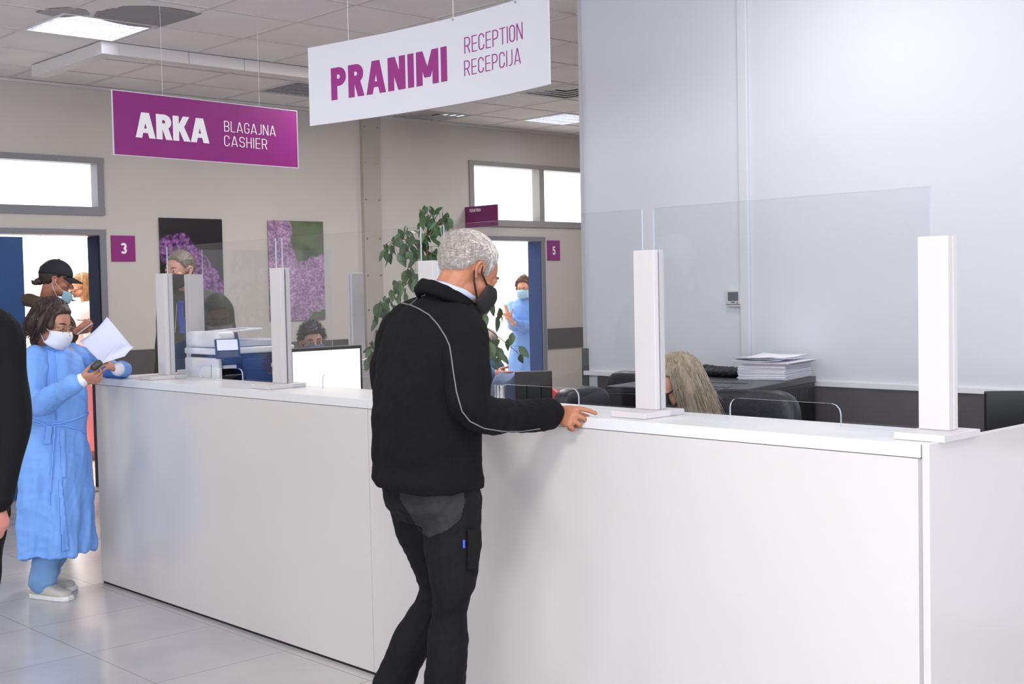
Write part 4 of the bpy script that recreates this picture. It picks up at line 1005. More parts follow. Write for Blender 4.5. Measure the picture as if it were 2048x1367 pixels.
def garment(t, j, name, mt, infl=.018, sleeve=(.062, .058, .052, .046), low=.06, voxel=.006, wr=None, prof=None, extra=None, cuff=.93, smooth=4, p=2.3, collar=None):
    mb = MB(); k = j['h'] / 1.72; torso(mb, j, infl, prof, p, low)
    for s_ in 'LR':
        a, e, w = j['sh' + s_], j['el' + s_], j['wr' + s_]
        mb.limb([j['neck'].lerp(a, .5) - Vector((0, 0, .03)), a, a.lerp(e, .5), e, e.lerp(w, .5), e.lerp(w, cuff)], [sleeve[0] * k * .95] + [sleeve[0] * k, (sleeve[0] + sleeve[1]) / 2 * k, sleeve[1] * k, sleeve[2] * k, sleeve[3] * k])
    if extra: extra(mb)
    return vox(mb, name, mt, t, voxel, smooth, wr)
def trousers(t, j, name, mt, r=(.105, .088, .07, .064, .062), voxel=.006, wr=None, hem=.93, mid=None, top=.06, smooth=4):
    mb = MB(); k = j['h'] / 1.72
    lb = (j['hipR'] - j['hipL']); lb.z = 0; lb.normalize(); fo = Vector((0, 0, 1)).cross(lb)
    c = (j['hipL'] + j['hipR']) / 2
    ringloft(mb, [(c + Vector((0, 0, z)), lb, fo, hw * k, hd * k, 2.4) for z, hw, hd in ((-.06, .13, .10), (0, .168, .120), (.05, .165, .115), (top + .06, .155, .108))])
    for s_ in 'LR':
        h, kn, an = j['hip' + s_], j['kn' + s_], j['an' + s_]
        mb.limb([h, h.lerp(kn, .5), kn, kn.lerp(an, .4), kn.lerp(an, hem)], [q * k for q in r])
    return vox(mb, name, mt, t, voxel, smooth, wr)
def shoes(t, j, mt, sole=None, k=1.0):
    for s_ in 'LR':
        mb = MB(); an = j['an' + s_]; foot(mb, an, j.get('faz' + s_, j['az']), k * j['h'] / 1.72, .006, .010 + max(0, an.z - .095)); o = mb.build('shoe', mt, t, True)
        sm = o.modifiers.new('s', 'SUBSURF'); sm.levels = 1; sm.render_levels = 1
        if sole:
            f = Vector((math.cos(R(j.get('faz' + s_, j['az']))), math.sin(R(j.get('faz' + s_, j['az']))), 0)); sd_ = Vector((f.y, -f.x, 0)); a = Vector(an); zz = max(0, an.z - .095); kk = k * j['h'] / 1.72; a.z = zz
            out = [(b, w) for b, w in ((-.086, .022), (-.075, .034), (-.03, .041), (.03, .042), (.08, .048), (.13, .052), (.175, .046), (.205, .026))]
            poly = [(b * kk, w * kk) for b, w in out] + [(b * kk, -w * kk) for b, w in reversed(out)]
            mb = MB(); mb.prism(poly, .0, .024, lambda u, v, d: a + f * u + sd_ * v + Vector((0, 0, d))); mb.build('sole', sole, o, bevel=.005)
def person(label, j, group=None):
    c = (j['anL'] + j['anR']) / 2; t = thing('person', label, 'person', (c.x, c.y, 0)); return t
def bvh(o):
    me = o.data; mw = o.matrix_world; bpy.context.view_layer.update(); mw = o.matrix_world
    return BVHTree.FromPolygons([mw @ v.co for v in me.vertices], [tuple(p.vertices) for p in me.polygons])
def onto(tree, x, y, off=.002):
    """the point of a surface seen under a photo position, lifted off it"""
    h = tree.ray_cast(Vector((0, 0, HC)), ray(x, y).normalized()); 
    return None if h[0] is None else h[0] - ray(x, y).normalized() * off
def seam(tree, pts, rad, mt, name, parent, off=.001):
    P = []
    for i in range(len(pts) - 1):
        for k in range(5):
            q = onto(tree, pts[i][0] + (pts[i + 1][0] - pts[i][0]) * k / 5, pts[i][1] + (pts[i + 1][1] - pts[i][1]) * k / 5, off)
            if q is not None: P.append(q)
    q = onto(tree, *pts[-1], off)
    if q is not None: P.append(q)
    if len(P) < 2: return None
    mb = MB(); mb.tube(P, rad, 6); return mb.build(name, mt, parent, True)
def inpoly(x, y, P):
    c = False; n = len(P)
    for i in range(n):
        x1, y1 = P[i]; x2, y2 = P[(i + 1) % n]
        if (y1 > y) != (y2 > y) and x < (x2 - x1) * (y - y1) / (y2 - y1) + x1: c = not c
    return c
def drape(tree, poly, step, mt, name, parent, off=.003, th=.002):
    """a cloth patch lying on a garment"""
    x0, x1 = min(p[0] for p in poly), max(p[0] for p in poly); y0, y1 = min(p[1] for p in poly), max(p[1] for p in poly)
    nx, ny = int((x1 - x0) / step) + 1, int((y1 - y0) / step) + 1; idx = {}; mb = MB(); vs = []
    for i in range(nx + 1):
        for k in range(ny + 1):
            x, y = x0 + i * step, y0 + k * step
            if inpoly(x, y, poly):
                q = onto(tree, x, y, off)
                if q is not None: idx[i, k] = len(vs); vs.append(q)
    fs = [(idx[i, k], idx[i + 1, k], idx[i + 1, k + 1], idx[i, k + 1]) for i, k in idx if (i + 1, k) in idx and (i + 1, k + 1) in idx and (i, k + 1) in idx]
    fs = [f for f in fs if max((vs[f[a]] - vs[f[a - 1]]).length for a in range(4)) < step / F * 14 + .03]
    if not fs: return None
    mb.add(vs, fs); o = mb.build(name, mt, parent, True); s_ = o.modifiers.new('s', 'SOLIDIFY'); s_.thickness = th; return o

# ---- the man in black at the counter
D0 = 4.0
LN = [(-.11, -.050), (-.085, -.045), (-.06, -.040), (-.035, -.015), (-.02, .020), (.0, .026), (.018, .012), (.028, -.012), (.040, .010), (.046, .052), (.055, .085), (.10, .102)]
j = std(0, 0, 80, 1.74,
        neck=A(893, 612, 4.0), head=A(937, 541, 4.0), chest=A(868, 735, 4.0), waist=A(853, 850, 4.02), pel=A(862, 955, 4.03), shR=A(922, 668, 3.87), shL=A(806, 650, 4.13),
        elR=A(944, 822, 3.82), wrR=Vector((-2.915, 2.938, 1.108)), elL=A(782, 775, 4.16), wrL=A(890, 800, 4.42), hipR=A(903, 995, 3.96), hipL=A(833, 995, 4.10),
        knR=A(904, 1195, 3.93), anR=A(884, 1488, 3.95), knL=A(873, 1182, 4.12), anL=A(752, 1440, 4.16), fazR=70, fazL=78)
M = hmat(j['head'], 78, 33, 0, 1.0)
t = person('grey-haired man in black fleece and trousers leaning on the counter in the middle', j)
body(t, j, M, skin('skin_tan', (168, 110, 82)), dict(R=dict(d=Vector((.97, .12, -.06)), n=Vector((-.05, .80, -.55)), th=Vector((0, .4, .9)), curl=(20, 66, 72, 74), thumb=(.20, .95, .45), tcurl=10, k=.98)), voxel=.004)
M_GH = hairm('grey_hair', (196, 189, 184), .42)
mb = MB(); haircap(mb, M, LN, .055, 60, amp=.015)
def fl(p, nn, rs):
    return Vector((p.x * 2, -.6 + p.y * 2, -.5 - p.z * 1.0)) * 1.0 + nn * .30 + Vector((rs.gauss(0, .12), rs.gauss(0, .12), rs.gauss(0, .12)))
strands(mb, M, LN, 9000, .015, .0011, fl, .06, segs=2); mb.build('hair', M_GH, t, True)
eyebrows(t, M, mat('grey_brow', (92, 84, 80), .8))
facemask(t, M, mat('black_mask', (20, 20, 23), .75, bump=.2, bscale=300), puff=1.6)
M_FL = mat('black_fleece', (17, 16, 18), .92, sheen=.0, bump=.35, bscale=260, spec=.15)
lat = lambda az: Vector((math.sin(R(az)), -math.cos(R(az)), 0))
fwd = lambda az: Vector((math.cos(R(az)), math.sin(R(az)), 0))
mb = MB(); rg = []
for x, y, hw, hd, d, p in ((857, 972, .205, .150, 4.03, 2.3), (853, 955, .217, .158, 4.03, 2.3), (852, 925, .210, .152, 4.03, 2.3), (850, 880, .212, .152, 4.02, 2.3), (851, 820, .214, .150, 4.01, 2.3), (857, 760, .218, .146, 4.0, 2.3),
                          (864, 705, .222, .140, 4.0, 2.4), (868, 665, .216, .124, 4.0, 2.5), (873, 635, .190, .106, 4.0, 2.4), (880, 612, .140, .090, 4.0, 2.2), (890, 602, .090, .084, 4.0, 2.0), (896, 588, .068, .070, 4.0, 2.0)):
    c = A(x, y, d); a = R(8)
    rg.append((c, lat(80), fwd(80), hw, hd, p))
ringloft(mb, rg, 40)
mb.limb([A(885, 640, 3.93), A(924, 668, 3.86), A(934, 745, 3.80), A(950, 820, 3.80), A(1030, 832, 3.98), A(1098, 829, 4.10)], [.07, .080, .076, .066, .057, .051])
mb.limb([A(860, 630, 4.05), A(806, 652, 4.13), A(784, 715, 4.16), A(781, 770, 4.16), A(850, 790, 4.32), A(885, 798, 4.41)], [.06, .074, .068, .064, .056, .05])
fw1 = cloth(.010, 7, 11, .35); fw2 = cloth(.004, 26, 5, .5)
jk = vox(mb, 'fleece_jacket', M_FL, t, .0055, 4, lambda c: fw1(c) + fw2(c))
tr = bvh(jk)
# collar, shirt collar, hem band, raglan stitching
mb = MB(); rg = []
M_SH = mat('shirt_blue', (176, 186, 214), .7, bump=.1, bscale=200)
cup = (M @ Vector((0, -.03, -.055)) - j['neck']).normalized(); cc = A(906, 588, 4.0)
mb.tube([cc + (lat(80) * math.cos(q) * .070 + fwd(80) * (math.sin(q) * .076)) + Vector((0, 0, -.030 * math.sin(q) + .004)) for q in (2 * math.pi * i / 28 for i in range(29))], .013, 10)
vox(mb, 'shirt_collar', M_SH, t, .004, 3)
mb = MB(); cc = A(895, 611, 4.0)
mb.tube([cc + (lat(80) * math.cos(q) * .088 + fwd(80) * (math.sin(q) * .090)) + Vector((0, 0, -.048 * math.sin(q) + .010)) for q in (2 * math.pi * i / 28 for i in range(29))], .0175, 12)
mb.tube([cc + (lat(80) * math.cos(q) * .083 + fwd(80) * (math.sin(q) * .084)) + Vector((0, 0, -.048 * math.sin(q) + .028)) for q in (2 * math.pi * i / 28 for i in range(29))], .012, 12)
vox(mb, 'collar', M_FL, t, .005, 3, cloth(.002, 30, 3))
M_ST = mat('grey_stitching', (112, 110, 112), .8)
seam(tr, [(780, 612), (803, 606), (820, 609), (838, 617), (858, 629), (876, 649), (890, 671), (899, 690), (903, 715), (907, 745), (913, 783), (924, 822), (940, 842), (968, 856), (1004, 862), (1042, 862), (1080, 857)], .0022, M_ST, 'raglan_seam', t)
seam(tr, [(820, 609), (828, 602), (838, 594), (851, 589)], .0018, M_ST, 'shoulder_seam', t)
# trousers
M_TR = mat('black_trousers', (14, 13, 16), .8, bump=.15, bscale=200, spec=.2)
mb = MB()
ringloft(mb, [(A(x, y, 4.03), lat(80), fwd(80), hw, hd, 2.3) for x, y, hw, hd in ((866, 1040, .13, .10), (862, 1010, .178, .130), (860, 970, .186, .132), (858, 930, .17, .12))], 32)
mb.limb([A(900, 1000, 3.97), A(905, 1095, 3.95), A(904, 1185, 3.93), A(897, 1240, 3.94), A(894, 1310, 3.95), A(886, 1470, 3.95)], [.108, .090, .066, .062, .066, .068])
mb.limb([A(836, 1000, 4.10), A(858, 1100, 4.11), A(873, 1175, 4.12), A(850, 1235, 4.13), A(813, 1305, 4.14), A(765, 1420, 4.16)], [.102, .082, .062, .064, .066, .066])
w1 = cloth(.009, 6, 21, 1.3); w2 = cloth(.0022, 24, 8, 1)
to = vox(mb, 'trousers', M_TR, t, .0055, 3, lambda c: w1(c) + w2(c))
tt = bvh(to)
drape(tt, [(798, 974), (928, 976), (931, 1005), (922, 1040), (895, 1062), (858, 1076), (838, 1062), (826, 1040), (812, 1018), (800, 1000)], 2, mat('dark_grey_panel', (20, 18, 21), .75, bump=.15, bscale=200), 'seat_panel', to, .001, .002)
drape(tt, [(934, 1056), (955, 1054), (953, 1140), (931, 1138)], 3, M_TR, 'cargo_pocket', to, .006, .008)
drape(tt, [(925, 1079), (931, 1079), (930, 1096), (924, 1096)], 1.5, mat('blue_tag', (46, 76, 190), .6), 'blue_tag', to, .008, .002)
shoes(t, j, mat('black_shoe', (22, 22, 24), .5))

# ---- woman in the blue gown, reading papers at the left end of the counter
M_GOWN = mat('blue_gown', (112, 160, 232), .62, bump=.12, bscale=240)
M_SCRUB = mat('blue_scrub', (112, 152, 200), .8, bump=.1, bscale=150)
M_CUFF = mat('white_cuff', (222, 226, 234), .8)
M_MASKW = mat('white_mask', (214, 218, 232), .7, bump=.1, bscale=300)
j = std(0, 0, 8, 1.58, neck=A(98, 694, 6.42), head=A(103, 646, 6.36), chest=A(108, 770, 6.4), waist=A(112, 850, 6.4), pel=A(112, 930, 6.4),
        shR=A(68, 722, 6.30), shL=A(158, 714, 6.52), elR=A(74, 806, 6.18), wrR=A(160, 762, 6.02), elL=A(240, 742, 6.74), wrL=A(236, 738, 6.46),
        hipR=A(94, 945, 6.40), hipL=A(130, 945, 6.46), knR=A(97, 1070, 6.40), knL=A(128, 1065, 6.48),
        anR=Vector((-6.275, 2.625, .085)), anL=Vector((-6.455, 2.71, .09)), fazR=24, fazL=34)
M = hmat(j['head'], 30, 20, -3, 1.0)
t = person('woman in blue gown and white mask holding papers at the left end of the counter', j)
gR = dict(d=RT * .95 + UP * .18 - FW * .15, n=FW * .6 + UP * .55, th=UP * .9 - FW * .3, curl=(58, 62, 64, 62), thumb=(.55, .75, .4), tcurl=28, k=.90)
gL = dict(d=-RT * .42 + UP * .35 - FW * .75, n=-RT * .55 - UP * .35, th=UP + RT * -.2, curl=(48, 52, 54, 52), thumb=(.45, .8, .5), tcurl=25, k=.88)
body(t, j, M, skin('skin_warm', (180, 128, 106)), dict(R=gR, L=gL), True, .004)
M_DH = hairm('dark_brown_hair', (48, 34, 32), .4)
LNF = [(-.11, -.075), (-.06, -.085), (-.02, -.06), (.0, -.03), (.02, .0), (.04, .03), (.06, .062), (.10, .082)]
mb = MB(); haircap(mb, M, LNF, .14, 40, amp=.05)
for a, b, c, r in ((-.060, -.045, -.060, .034), (.058, -.045, -.060, .032), (0, -.078, -.060, .046), (-.078, .0, -.045, .022), (.078, .0, -.042, .018), (-.070, .045, .030, .018), (.066, .045, .030, .018)):
    mb.limb([M @ Vector((a * .85, b * .8, .06)), M @ Vector((a * 1.12, b * 1.08, .0)), M @ Vector((a * 1.15, b * 1.12, c * .6)), M @ Vector((a * 1.0, b * 1.05, c * 1.3))], [r * .8, r, r * .95, r * .45])
hh = vox(mb, 'hair', M_DH, t, .005, 3, cloth(.0035, 55, 5, .15))
def fl2(p, nn, rs): return Vector((p.x * 2.5, (p.y - .05) * 1.2 if p.y < .05 else .1, -.9)) + nn * .12
mb = MB(); strands(mb, M, LNF, 1300, .11, .0014, fl2, .30, gravity=.3, segs=5, ymax=.04, seed=4); mb.build('hair_strands', M_DH, hh, True)
facemask(t, M, M_MASKW, mat('white_loop', (225, 225, 230), .7), w=78)
spectacles(t, M, mat('thin_gold_frame', (150, 130, 100), .3, metal=.8), .019); eyebrows(t, M, mat('dark_brow', (60, 42, 36), .8))
mb = MB(); rg = []
F8 = lambda az: (lat(az), fwd(az))
for x, y, hw, hd, d in ((112, 1106, .190, .150, 6.4), (112, 1060, .194, .152, 6.4), (113, 1000, .198, .150, 6.4), (114, 950, .186, .142, 6.4), (114, 905, .166, .130, 6.4), (114, 868, .148, .116, 6.4), (114, 846, .140, .108, 6.4), (113, 825, .150, .116, 6.4),
                       (111, 790, .160, .124, 6.4), (108, 750, .160, .118, 6.4), (106, 720, .150, .100, 6.4), (103, 704, .115, .080, 6.4), (100, 692, .070, .062, 6.41)):
    c = A(x, y, d); n = 44; row = []; fold = max(0, (y - 860) / 240)
    for i in range(n):
        u = 2 * math.pi * i / n; k = 1 + fold * (.075 * math.sin(5 * u + .8) + .03 * math.sin(11 * u + 2)); row.append(c + lat(5) * (hw * k * math.cos(u)) + fwd(5) * (hd * k * math.sin(u)))
    rg.append(row)
mb.rings(rg)
mb.limb([j['neck'].lerp(j['shR'], .5) - Vector((0, 0, .03)), j['shR'], A(60, 765, 6.2), j['elR'] + Vector((0, 0, -.01)), A(118, 786, 6.08), A(152, 767, 6.02)], [.06, .070, .070, .068, .054, .040])
mb.limb([j['neck'].lerp(j['shL'], .5) - Vector((0, 0, .03)), j['shL'], A(204, 730, 6.64), A(238, 742, 6.70), A(244, 738, 6.56), A(238, 738, 6.48)], [.06, .066, .062, .056, .050, .040])
g1 = cloth(.015, 9, 31, .5); g2 = cloth(.0035, 22, 9, .6)
gw = vox(mb, 'gown', M_GOWN, t, .006, 3, lambda c: (g1(c) + g2(c)) * (1 + .4 * (c[:, 2] < 1.05)))
gt = bvh(gw)
for pts in ([(64, 838), (90, 848), (120, 846), (150, 838), (176, 826)], [(66, 846), (95, 852), (125, 850), (160, 858), (180, 872)]): seam(gt, pts, .006, M_GOWN, 'waist_tie', gw, .003)
drape(gt, [(92, 850), (106, 850), (102, 888), (86, 890)], 2, M_GOWN, 'tie_end', gw, .006, .003)
drape(gt, [(106, 850), (113, 850), (101, 1012), (97, 1012)], 2, M_GOWN, 'tie_end', gw, .008, .003)
drape(gt, [(118, 850), (130, 856), (134, 955), (123, 955)], 2, M_GOWN, 'tie_end', gw, .007, .003)
drape(gt, [(116, 960), (124, 952), (139, 1100), (124, 1104)], 2, M_GOWN, 'overlap_flap', gw, .010, .003)
seam(gt, [(108, 702), (110, 730), (112, 770), (112, 840)], .003, M_GOWN, 'front_seam', gw, .002)
seam(gt, [(94, 692), (107, 700), (122, 696)], .004, M_GOWN, 'neck_binding', gw, .002)
for w, e in (('wrR', A(146, 770, 6.03)), ('wrL', A(241, 738, 6.52))):
    mb = MB(); p = j[w]; dd = (p - e).normalized(); mb.limb([p - dd * .022, p + dd * .010], [.036, .034]); vox(mb, 'cuff', M_CUFF, t, .004, 2)
trousers(t, j, 'scrub_trousers', M_SCRUB, (.088, .078, .070, .074, .078), hem=1.0, wr=cloth(.007, 14, 4, 1.5), top=-.02)
shoes(t, j, mat('grey_knit_shoe', (186, 182, 176), .85, bump=.3, bscale=300), mat('white_sole', (222, 222, 224), .5), .95)
# papers and the dark case in her hands: things of their own
def sheet(name, P, label, cat, bend, mt, n=10):
    mb = MB(); rows = []
    a, b, c, d = [Vector(p) for p in P]; nn = (b - a).cross(d - a).normalized()
    for i in range(n + 1):
        u = i / n; rows.append([a.lerp(b, u).lerp(d.lerp(c, u), v / n) + nn * (bend[0] * math.sin(math.pi * u) + bend[1] * math.sin(math.pi * v / n) + bend[2] * (u * v / n)) for v in range(n + 1)])
    mb.rings(rows, False, closed=False); o = mb.build(name, mt, None, True); s_ = o.modifiers.new('s', 'SOLIDIFY'); s_.thickness = .0008
    return tag(o, label, cat)
M_SHEET = mat('paper_sheet', (208, 214, 238), .7)
sheet('paper_sheet', (A(214, 633, 6.50), A(266, 696, 6.42), A(203, 726, 6.36), A(160, 682, 6.46)), 'large curved sheet of paper held up by the woman in the blue gown', 'paper', (.02, .018, -.01), M_SHEET)
sheet('paper_sheet', (A(240, 686, 6.37), A(268, 693, 6.40), A(250, 712, 6.36), A(203, 727, 6.33)), 'smaller folded sheet in front of the large one held by the woman in the gown', 'paper', (.008, .012, 0), M_SHEET)
mb = MB(); Mc = Matrix((RT, UP, -FW)).transposed().to_4x4(); Mc.translation = A(193, 730, 5.97)
rbox(mb, Mc @ Matrix.Rotation(R(38), 4, 'Z'), .062, .036, .026, pw=3); tag(mb.build('spectacle_case', mat('dark_case', (44, 44, 42), .35), smooth=True), 'small dark case held in the fist of the woman in the blue gown', 'case')

# ---- person in black, cut off by the left edge
j = std(0, 0, 215, 1.76, neck=A(-92, 604, 3.9), head=A(-106, 540, 3.88), chest=A(-90, 740, 3.92), waist=A(-98, 850, 3.92), pel=A(-102, 955, 3.92),
        shL=A(-10, 672, 3.82), shR=A(-160, 660, 4.02), elL=A(12, 845, 3.80), wrL=A(-8, 996, 3.72), elR=A(-200, 840, 4.02), wrR=A(-190, 990, 3.95),
        hipL=A(-50, 1000, 3.88), hipR=A(-115, 1000, 3.98), knL=A(-52, 1190, 3.86), knR=A(-112, 1190, 3.98), anL=A(-52, 1500, 3.86), anR=A(-112, 1470, 3.98))
M = hmat(j['head'], 215, 5, 0, 1.04)
t = person('person in black coat cut off by the left edge, sleeve and hand showing', j)
body(t, j, M, skin('skin_pink', (192, 128, 116)), dict(L=dict(d=Vector((0, 0, -1)) + RT * .12, n=-RT * .9 + FW * .3, th=-RT * .1 - FW, curl=(28, 32, 36, 38), k=.95)), voxel=.0055)
mb = MB(); haircap(mb, M, [(-.11, -.05), (-.04, -.03), (.0, .02), (.05, .045), (.10, .075)], .09, 30, amp=.03); mb.build('hair', M_DH, t, True)
facemask(t, M, MATS['black_mask'])
M_COAT = mat('black_coat', (15, 14, 18), .85, bump=.2, bscale=200, spec=.2)
b1_ = cloth(.010, 9, 41, .5)
garment(t, j, 'coat', M_COAT, .035, (.082, .072, .062, .052), .12, .0065, b1_, cuff=.97)
trousers(t, j, 'trousers', M_COAT, voxel=.008, wr=cloth(.006, 12, 6, 1)); shoes(t, j, MATS['black_shoe'])

# ---- man with the cap in the left doorway
j = std(0, 0, 72, 1.79); dxy = A(104, 640, 8.7); j = std(dxy.x, dxy.y, 72, 1.79)
j['head'] = A(112, 560, 8.66); j['neck'] = A(96, 606, 8.70)
j['elR'] = j['shR'] + Vector((.05, .02, -.27)); j['wrR'] = A(150, 664, 8.40); j['elR'] = A(112, 690, 8.45)
M = hmat(j['head'], 64, 14, 0, 1.02); SK2 = skin('skin_brown', (172, 116, 94))
t = person('man in black cap and brown coat holding a phone in the left doorway', j)
body(t, j, M, SK2, dict(R=dict(d=RT * .9 + UP * .25, n=FW * .5 + UP * .6 - RT * .1, th=UP + RT * .2, curl=(42, 48, 50, 50), thumb=(.4, .9, .2), k=.95)), voxel=.0055)
mb = MB(); haircap(mb, M, [(-.11, -.075), (-.06, -.070), (-.03, -.04), (-.01, .0), (.02, .02), (.05, .05), (.10, .07)], .13, 36, amp=.08)
mb.limb([M @ Vector((0, -.10, -.03)), M @ Vector((0, -.13, -.045)), M @ Vector((0, -.145, -.04))], [.028, .02, .008]); mb.build('hair', M_DH, t, True)
M_CAP = mat('navy_cap', (24, 24, 36), .8, bump=.1, bscale=250)
mb = MB(); rg = []
for i in range(1, 15):
    ph = math.pi / 2 * i / 14; rg.append([M @ Vector((.089 * math.sin(ph) * math.cos(u), .112 * math.sin(ph) * math.sin(u) - .010, .040 + .102 * math.cos(ph) - .02 * (math.sin(u) < 0) * abs(math.sin(u)) * (i / 14) ** 2)) for u in (2 * math.pi * k / 30 for k in range(30))])
mb.rings(rg); cp = mb.build('cap', M_CAP, t, True)
mb = MB(); rows = []
for i in range(9):
    a = -1 + i / 4; rows.append([M @ Vector((.078 * a * (1 - .25 * v), .090 - .05 * a * a + v * .085 * (1 - .35 * a * a), .046 - .018 * a * a - .028 * v)) for v in (0, .25, .5, .75, 1)])
mb.rings(rows, False, closed=False); o = mb.build('cap_peak', M_CAP, cp, True); s_ = o.modifiers.new('s', 'SOLIDIFY'); s_.thickness = .004
mb = MB(); mb.ell((0, -.010, .143), (.008, .008, .004), M, 8); mb.build('cap_button', M_CAP, cp, True)
M_MB = mat('pale_blue_mask', (136, 178, 196), .7)
facemask(t, M, M_MB, mat('white_loop', (225, 225, 230), .7), drop=.052, w=72)
M_BR = mat('brown_coat', (74, 60, 44), .9, bump=.3, bscale=120)
def hood(mb):
    c = j['neck'] + Vector((0, 0, -.01)); mb.tube([c + lat(72) * (.105 * math.cos(q)) + fwd(72) * (.10 * math.sin(q) - .03) + Vector((0, 0, -.035 * math.sin(q))) for q in (2 * math.pi * i / 20 for i in range(21))], [.034 + .012 * (math.sin(2 * math.pi * i / 20) < 0) for i in range(21)], 10)
garment(t, j, 'hooded_coat', M_BR, .03, (.078, .07, .06, .052), .25, .008, cloth(.010, 10, 51, .5), cuff=.75, extra=hood)
mb = MB(); c = j['neck']; mb.tube([c + lat(72) * (.066 * math.cos(q)) + fwd(72) * (.066 * math.sin(q)) + Vector((0, 0, .016 - .02 * math.sin(q))) for q in (2 * math.pi * i / 20 for i in range(21))], .015, 8); mb.build('shirt_neck', mat('grey_shirt', (150, 142, 142), .85), t, True)
eyebrows(t, M, MATS['dark_brow'])
trousers(t, j, 'trousers', mat('dark_jeans', (44, 48, 62), .85), voxel=.009); shoes(t, j, MATS['black_shoe'])
pu = (RT * .80 + UP * .58).normalized(); pv = (FW * .95 + UP * .12 - RT * .1); pv = (pv - pu * pv.dot(pu)).normalized(); Mc = Matrix((pu, pv, pu.cross(pv))).transposed().to_4x4(); Mc.translation = A(170, 657, 8.34)
mb = MB(); mb.obox(Mc, .112, .068, .008); o = mb.build('mobile_phone', mat('phone_silver', (196, 196, 204), .3), bevel=.002); tag(o, 'thin phone with pale edge in the hand of the man with the cap', 'phone')
mb = MB(); mb.obox(Mc @ Matrix.Translation((0, 0, -.0044)), .104, .062, .0012); mb.build('phone_screen', M_BLACK, o)

# ---- blonde woman inside the left room
dxy = A(176, 700, 11.9); j = std(dxy.x, dxy.y, 245, 1.74); j['head'] = A(164, 572, 11.9); j['neck'] = A(172, 604, 11.9)
M = hmat(j['head'], 248, 2, 0, 1.0)
t = person('fair-haired woman in pale pink coat inside the left room, behind the man in cap', j)
body(t, j, M, skin('skin_peach', (218, 158, 132)), None, True, .006)
M_BH = hairm('golden_hair', (150, 106, 62), .38)
LNL = [(-.11, -.075), (-.05, -.06), (-.0, -.02), (.02, .02), (.05, .05), (.075, .075), (.10, .09)]
def longhair(mb, M, ln=-.20, w=1.0):
    haircap(mb, M, LNL, .13, 36, amp=.04)
    for a, b in ((-.066, -.030), (.066, -.030), (-.04, -.065), (.04, -.065), (0, -.072)):
        mb.limb([M @ Vector((a * .8, b * .8, .06)), M @ Vector((a * 1.10 * w, b * 1.05, -.02)), M @ Vector((a * 1.15 * w, b * .9, -.10)), M @ Vector((a * 1.1 * w, b * .6, ln))], [.030, .034, .032, .014])
mb = MB(); longhair(mb, M); vox(mb, 'hair', M_BH, t, .006, 3, cloth(.004, 45, 6, .12))
facemask(t, M, MATS['black_mask'], drop=.035, w=40)
mb = MB(); mb.tube([M @ Vector((s_ * .085, .0, z)) for s_, z in ((-1, .02), (-.95, .07), (-.6, .115), (0, .135), (.6, .115), (.95, .07), (1, .02))], .0045, 8); mb.build('hairband', mat('hairband', (206, 180, 150), .5), t, True)
M_PK = mat('pale_pink_coat', (226, 206, 208), .85)
cg = garment(t, j, 'coat', M_PK, .03, (.07, .064, .056, .05), .22, .008, cloth(.007, 10, 61, .4))
seam(bvh(cg), [(154, 639), (166, 640), (171, 638)], .004, mat('pocket_line', (120, 110, 118), .8), 'pocket_line', cg, .003)
trousers(t, j, 'trousers', mat('pink_trousers', (228, 138, 148), .8), (.10, .09, .075, .062, .05), voxel=.009, wr=cloth(.007, 18, 3, .6)); shoes(t, j, mat('tan_shoe', (150, 96, 72), .5), mat('tan_sole', (120, 80, 64), .5))

# ---- grey-haired man waiting beyond the left wing of the counter
dxy = A(388, 640, 8.5); j = std(dxy.x, dxy.y, -62, 1.80); j['head'] = A(360, 540, 8.42); j['neck'] = A(378, 582, 8.5); 
M = hmat(j['head'], -72, 8, 0, 1.06)
t = person('man in olive jacket and black mask standing beyond the left end of the counter', j)
body(t, j, M, SK2 if False else skin('skin_rose', (206, 150, 130)), voxel=.0055)
LNM = [(-.11, -.05), (-.06, -.045), (-.03, -.01), (.0, .026), (.02, .0), (.04, .03), (.055, .055), (.075, .080), (.10, .09)]
mb = MB(); haircap(mb, M, LNM, .07, 40, amp=.02); strands(mb, M, LNM, 1600, .014, .0015, fl, .1, segs=2); mb.build('hair', hairm('pepper_hair', (112, 100, 90), .4), t, True)
facemask(t, M, MATS['black_mask'], puff=1.4); eyebrows(t, M, MATS['grey_brow'])
M_OL = mat('olive_jacket', (52, 54, 44), .85, bump=.2, bscale=150)
jk2 = garment(t, j, 'jacket', M_OL, .035, (.084, .076, .066, .055), .14, .008, cloth(.010, 9, 71, .5))
j2 = bvh(jk2)
drape(j2, [(352, 600), (368, 598), (372, 668), (356, 668)], 3, mat('royal_blue_top', (40, 56, 148), .7), 'blue_top', jk2, .008, .004)
seam(j2, [(354, 606), (352, 640), (350, 664)], .004, mat('pale_zip', (170, 170, 160), .4, metal=.5), 'zip', jk2, .004)
trousers(t, j, 'trousers', MATS['dark_jeans'], voxel=.009); shoes(t, j, MATS['black_shoe'])

